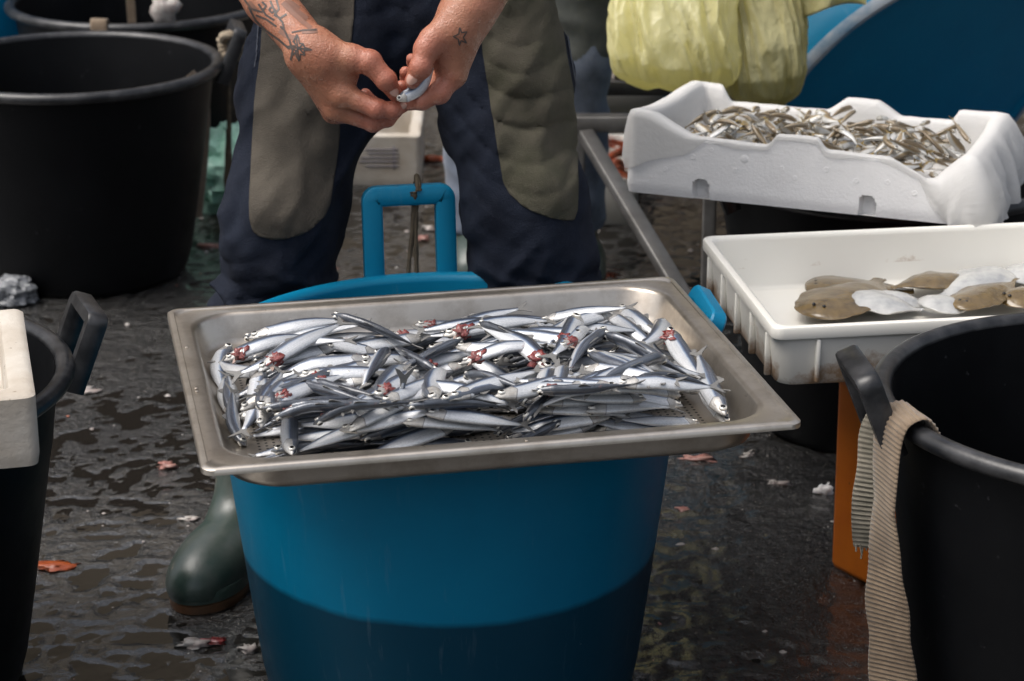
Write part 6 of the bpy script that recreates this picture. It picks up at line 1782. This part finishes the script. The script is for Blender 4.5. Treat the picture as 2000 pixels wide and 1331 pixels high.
def make_second_person():
    root = empty('person', (0.03, 4.42, 0), (0, 0, 0), 'person in faded jeans and green boots standing behind the fishmonger', 'person')
    org = np.array(root.location)
    fd = Field((-0.26, 4.16, 0.05), (0.42, 4.66, 1.05), 0.008)
    A = [(-0.045, 4.47, 0.86), (-0.055, 4.44, 0.55), (-0.062, 4.42, 0.46), (-0.068, 4.45, 0.06)]
    B = [(0.125, 4.47, 0.86), (0.128, 4.43, 0.55), (0.122, 4.42, 0.46), (0.115, 4.45, 0.06)]
    for Lg in (A, B):
        dl = fd.new()
        for i, (a, b) in enumerate(zip((.092, .080, .072), (.080, .072, .066))): fd.cap(Lg[i], a, Lg[i + 1], b, .03, dl)
        fd.merge(dl, .03)
    fd.cap((-0.03, 4.48, 0.92), .10, (0.11, 4.48, 0.92), .10, .04)
    X, Y, Z = np.meshgrid(*fd.axes(), indexing='ij')
    fd.d = fd.d - (fbm(X * 9 + 3, Y * 9, Z * 14, 2) * .006 + (1 - 2 * np.abs(vnoise(X * 9, Y * 9, Z * 26 + X * 9))) * .005).astype(np.float32)
    fd.d = np.maximum(fd.d, (0.085 - Z).astype(np.float32))
    V, F = fd.mesh(2); mesh_obj('jeans', V - org, F, M['jeans'], root, smooth=180)
    # grey apron-like overtrouser on the leg at the right
    fo = Field((0.0, 4.18, 0.36), (0.34, 4.66, 1.02), 0.008)
    fo.cap(B[0], .098, B[1], .086, .02); fo.cap(B[1], .086, B[2], .078, .02)
    X, Y, Z = np.meshgrid(*fo.axes(), indexing='ij'); fo.d = fo.d - ((1 - 2 * np.abs(vnoise(X * 12, Y * 12, Z * 20))) * .006).astype(np.float32)
    fo.d = np.maximum(fo.d, (0.40 - Z).astype(np.float32))
    V, F = fo.mesh(2); mesh_obj('overtrouser', V - org, F, M['grey_cloth'], root, smooth=180)
    boot((-0.085, 4.30), (-0.065, 4.58), root, org, 0.36); boot((0.14, 4.30), (0.115, 4.58), root, org, 0.36)
    fs = Field((-0.30, 3.98, 0.84), (0.56, 4.70, 1.70), 0.012)
    fs.cap((0.04, 4.48, 0.92), .14, (0.04, 4.46, 1.34), .155, .06); fs.cap((-0.12, 4.46, 1.42), .085, (0.20, 4.46, 1.42), .085, .06)
    fs.cap((0.22, 4.46, 1.42), .075, (0.35, 4.42, 1.16), .058, .03); fs.cap((0.35, 4.42, 1.16), .055, (0.37, 4.20, 1.02), .045, .02); fs.cap((-0.15, 4.46, 1.42), .075, (-0.22, 4.47, 1.02), .05, .03)
    V, F = fs.mesh(2); mesh_obj('jumper', V - org, F, M['shirt'], root, smooth=180)
    fb = Field((0.26, 3.98, 0.86), (0.46, 4.26, 1.10), 0.0045)
    fb.cap((0.37, 4.22, 1.03), .034, (0.372, 4.14, 0.985), .026, .01); fb.cap((0.372, 4.14, 0.985), .03, (0.374, 4.10, 0.962), .028, .01)
    for k in range(4):
        x = 0.346 + k * .018
        dl = fb.new(); fb.cap((x, 4.085, 0.962), .0098, (x, 4.058, 0.940), .009, .003, dl); fb.cap((x, 4.058, .940), .009, (x, 4.075, .918), .0082, .003, dl); fb.cap((x, 4.075, .918), .0082, (x, 4.098, .920), .0075, .003, dl); fb.merge(dl, .003)
    dl = fb.new(); fb.cap((0.340, 4.115, .965), .012, (0.334, 4.088, .935), .0105, .003, dl); fb.cap((0.334, 4.088, .935), .0105, (0.348, 4.07, .915), .009, .003, dl); fb.merge(dl, .004)
    V, F = fb.mesh(1)
    fh = Field((-0.12, 4.06, 0.92), (0.50, 4.62, 1.88), 0.010)
    fh.cap((.04, 4.45, 1.42), .058, (.22, 4.46, 1.41), .05, .03); fh.cap((.22, 4.46, 1.41), .05, (.35, 4.42, 1.16), .042, .03); fh.cap((.35, 4.42, 1.16), .042, (.37, 4.20, 1.02), .034, .02)
    fh.cap((.04, 4.45, 1.42), .058, (.04, 4.42, 1.58), .052, .02); fh.ell((.04, 4.40, 1.70), (.075, .095, .11), .03); fh.cap((.04, 4.305, 1.70), .010, (.04, 4.292, 1.675), .014, .012)
    V3, F3 = fh.mesh(2); F3 = F3 + len(V)
    mesh_obj('body', np.concatenate([V, V3]) - org, np.concatenate([F, F3]), M['skin'], root, smooth=180)
    fhh = Field((-0.12, 4.24, 1.55), (0.20, 4.62, 1.90), 0.010); fhh.ell((.04, 4.415, 1.725), (.083, .10, .105), .02)
    X, Y, Z = np.meshgrid(*fhh.axes(), indexing='ij'); fhh.d = np.maximum(fhh.d, (4.345 - Y) * .7 + (1.725 - Z) * .7).astype(np.float32)
    Vh, Fh = fhh.mesh(2); mesh_obj('hair', Vh - org, Fh, M['hair'], root, smooth=180)
make_second_person()

# ------------------------------------------------------------------ scraps on the ground
def scrap(name, label, cat, px, py, size, mat, seed, flat=0.28, stretch=1.0, rz=0.0):
    p = atZ(px, py, 0); size = size * 0.75
    me = blob_mesh(name, mat, seed, size * stretch, size * .75, size * flat, 1.0, 2.6)
    o = link(bpy.data.objects.new(name, me)); o.location = (p[0], p[1], size * flat * .45); o.rotation_euler = (0, 0, rz)
    tag(o, label, cat)
scrap('orange_scrap', 'flat orange scrap on the wet ground at the lower left', 'scrap', 102, 1108, 0.030, M['scrap_orange'], 1.7, .12, 1.1)
scrap('fish_scrap', 'pale pink fish scrap on the ground right of the left tub handle', 'scrap', 166, 766, 0.020, M['scrap_white'], 2.1, .3, 1.5)
scrap('fish_scrap', 'pinkish fish head scrap on the ground left of the pan corner', 'scrap', 328, 914, 0.014, M['scrap_pink'], 3.9, .6, 1.2)
scrap('fish_scrap', 'white scrap on the ground above the green boot', 'scrap', 372, 1016, 0.013, M['scrap_white'], 5.5, .35, 1.3)
scrap('fish_scrap', 'bluish white shred on the ground below the green boot', 'scrap', 378, 1262, 0.018, M['scrap_white'], 6.1, .35, 1.2)
scrap('fish_scrap', 'small red shred beside the bluish white one below the boot', 'scrap', 414, 1255, 0.013, M['gore'], 6.9, .3, 1.5)
scrap('fish_scrap', 'pale lump on the ground at the left foot of the turquoise tub', 'scrap', 486, 1272, 0.015, M['scrap_white'], 7.7, .5, 1.0)
scrap('foam_lump', 'white crumbled foam lump against the orange crate', 'foam', 1611, 965, 0.019, M['foam'], 8.2, .75, .9)
scrap('fish_scrap', 'cream fish scrap on the dark ground between pan and black tub', 'scrap', 1462, 892, 0.016, M['scrap_white'], 9.4, .4, 1.0, .6)
scrap('fish_scrap', 'slim pale fish scrap on the dark ground left of the orange crate', 'scrap', 1512, 946, 0.017, M['scrap_white'], 10.3, .3, 1.5, -.3)
scrap('fish_scrap', 'long pink scrap under the right side of the pan', 'scrap', 1362, 898, 0.018, M['scrap_pink'], 11.3, .3, 1.8, -.1)
scrap('fish_scrap', 'reddish scrap on the dark ground right of the turquoise tub', 'scrap', 1340, 998, 0.016, M['scrap_pink'], 12.9, .25, 1.6)
scrap('fish_scrap', 'orange pink scrap on the far ground beside the faded jeans', 'scrap', 852, 314, 0.026, M['scrap_orange'], 13.1, .35, 1.7)
scrap('fish_scrap', 'pink scrap on the ground seen through the tall blue handle', 'scrap', 824, 468, 0.014, M['scrap_pink'], 14.4, .4, 1.2)
scrap('fish_scrap', 'greenish white scrap beside the right leg of the tall blue handle', 'scrap', 838, 448, 0.015, M['scrap_white'], 15.4, .4, 1.2)
scrap('fish_scrap', 'pink shred on the ground left of the navy trouser leg', 'scrap', 408, 482, 0.018, M['scrap_pink'], 16.4, .25, 1.6)
scrap('paper_scrap', 'limp grey paper scrap on the wet ground right of the turquoise tub', 'scrap', 1320, 1068, 0.026, M['scrap_white'], 17.4, .1, 1.2)
def litter():
    """crumbs, scales and grit too small to count"""
    mb = MB()
    for k in range(1500):
        x = rng.uniform(-1.5, 1.7); y = rng.uniform(2.1, 6.4); s = 0.0016 + 0.006 * rng.random() ** 4
        a = rng.uniform(0, 6.28); z = 0.001
        pts = [(x + s * math.cos(a + q) * rng.uniform(.6, 1.3), y + s * math.sin(a + q) * rng.uniform(.6, 1.3), z + rng.uniform(0, .001)) for q in (0, 1.2, 2.5, 3.7, 5.0)]
        top = (x, y, z + s * .7)
        mb.add(pts + [top], [(i, (i + 1) % 5, 5) for i in range(5)], int(rng.random() < .12) + 2 * int(rng.random() < .06))
    o = mb.build('fish_litter', [M['scrap_white'], M['scrap_pink'], M['scrap_orange'], M['scrap_orange']], None, smooth=0)
    tag(o, 'tiny pale crumbs and fish scraps scattered over the wet ground', 'litter', kind='stuff')
litter()
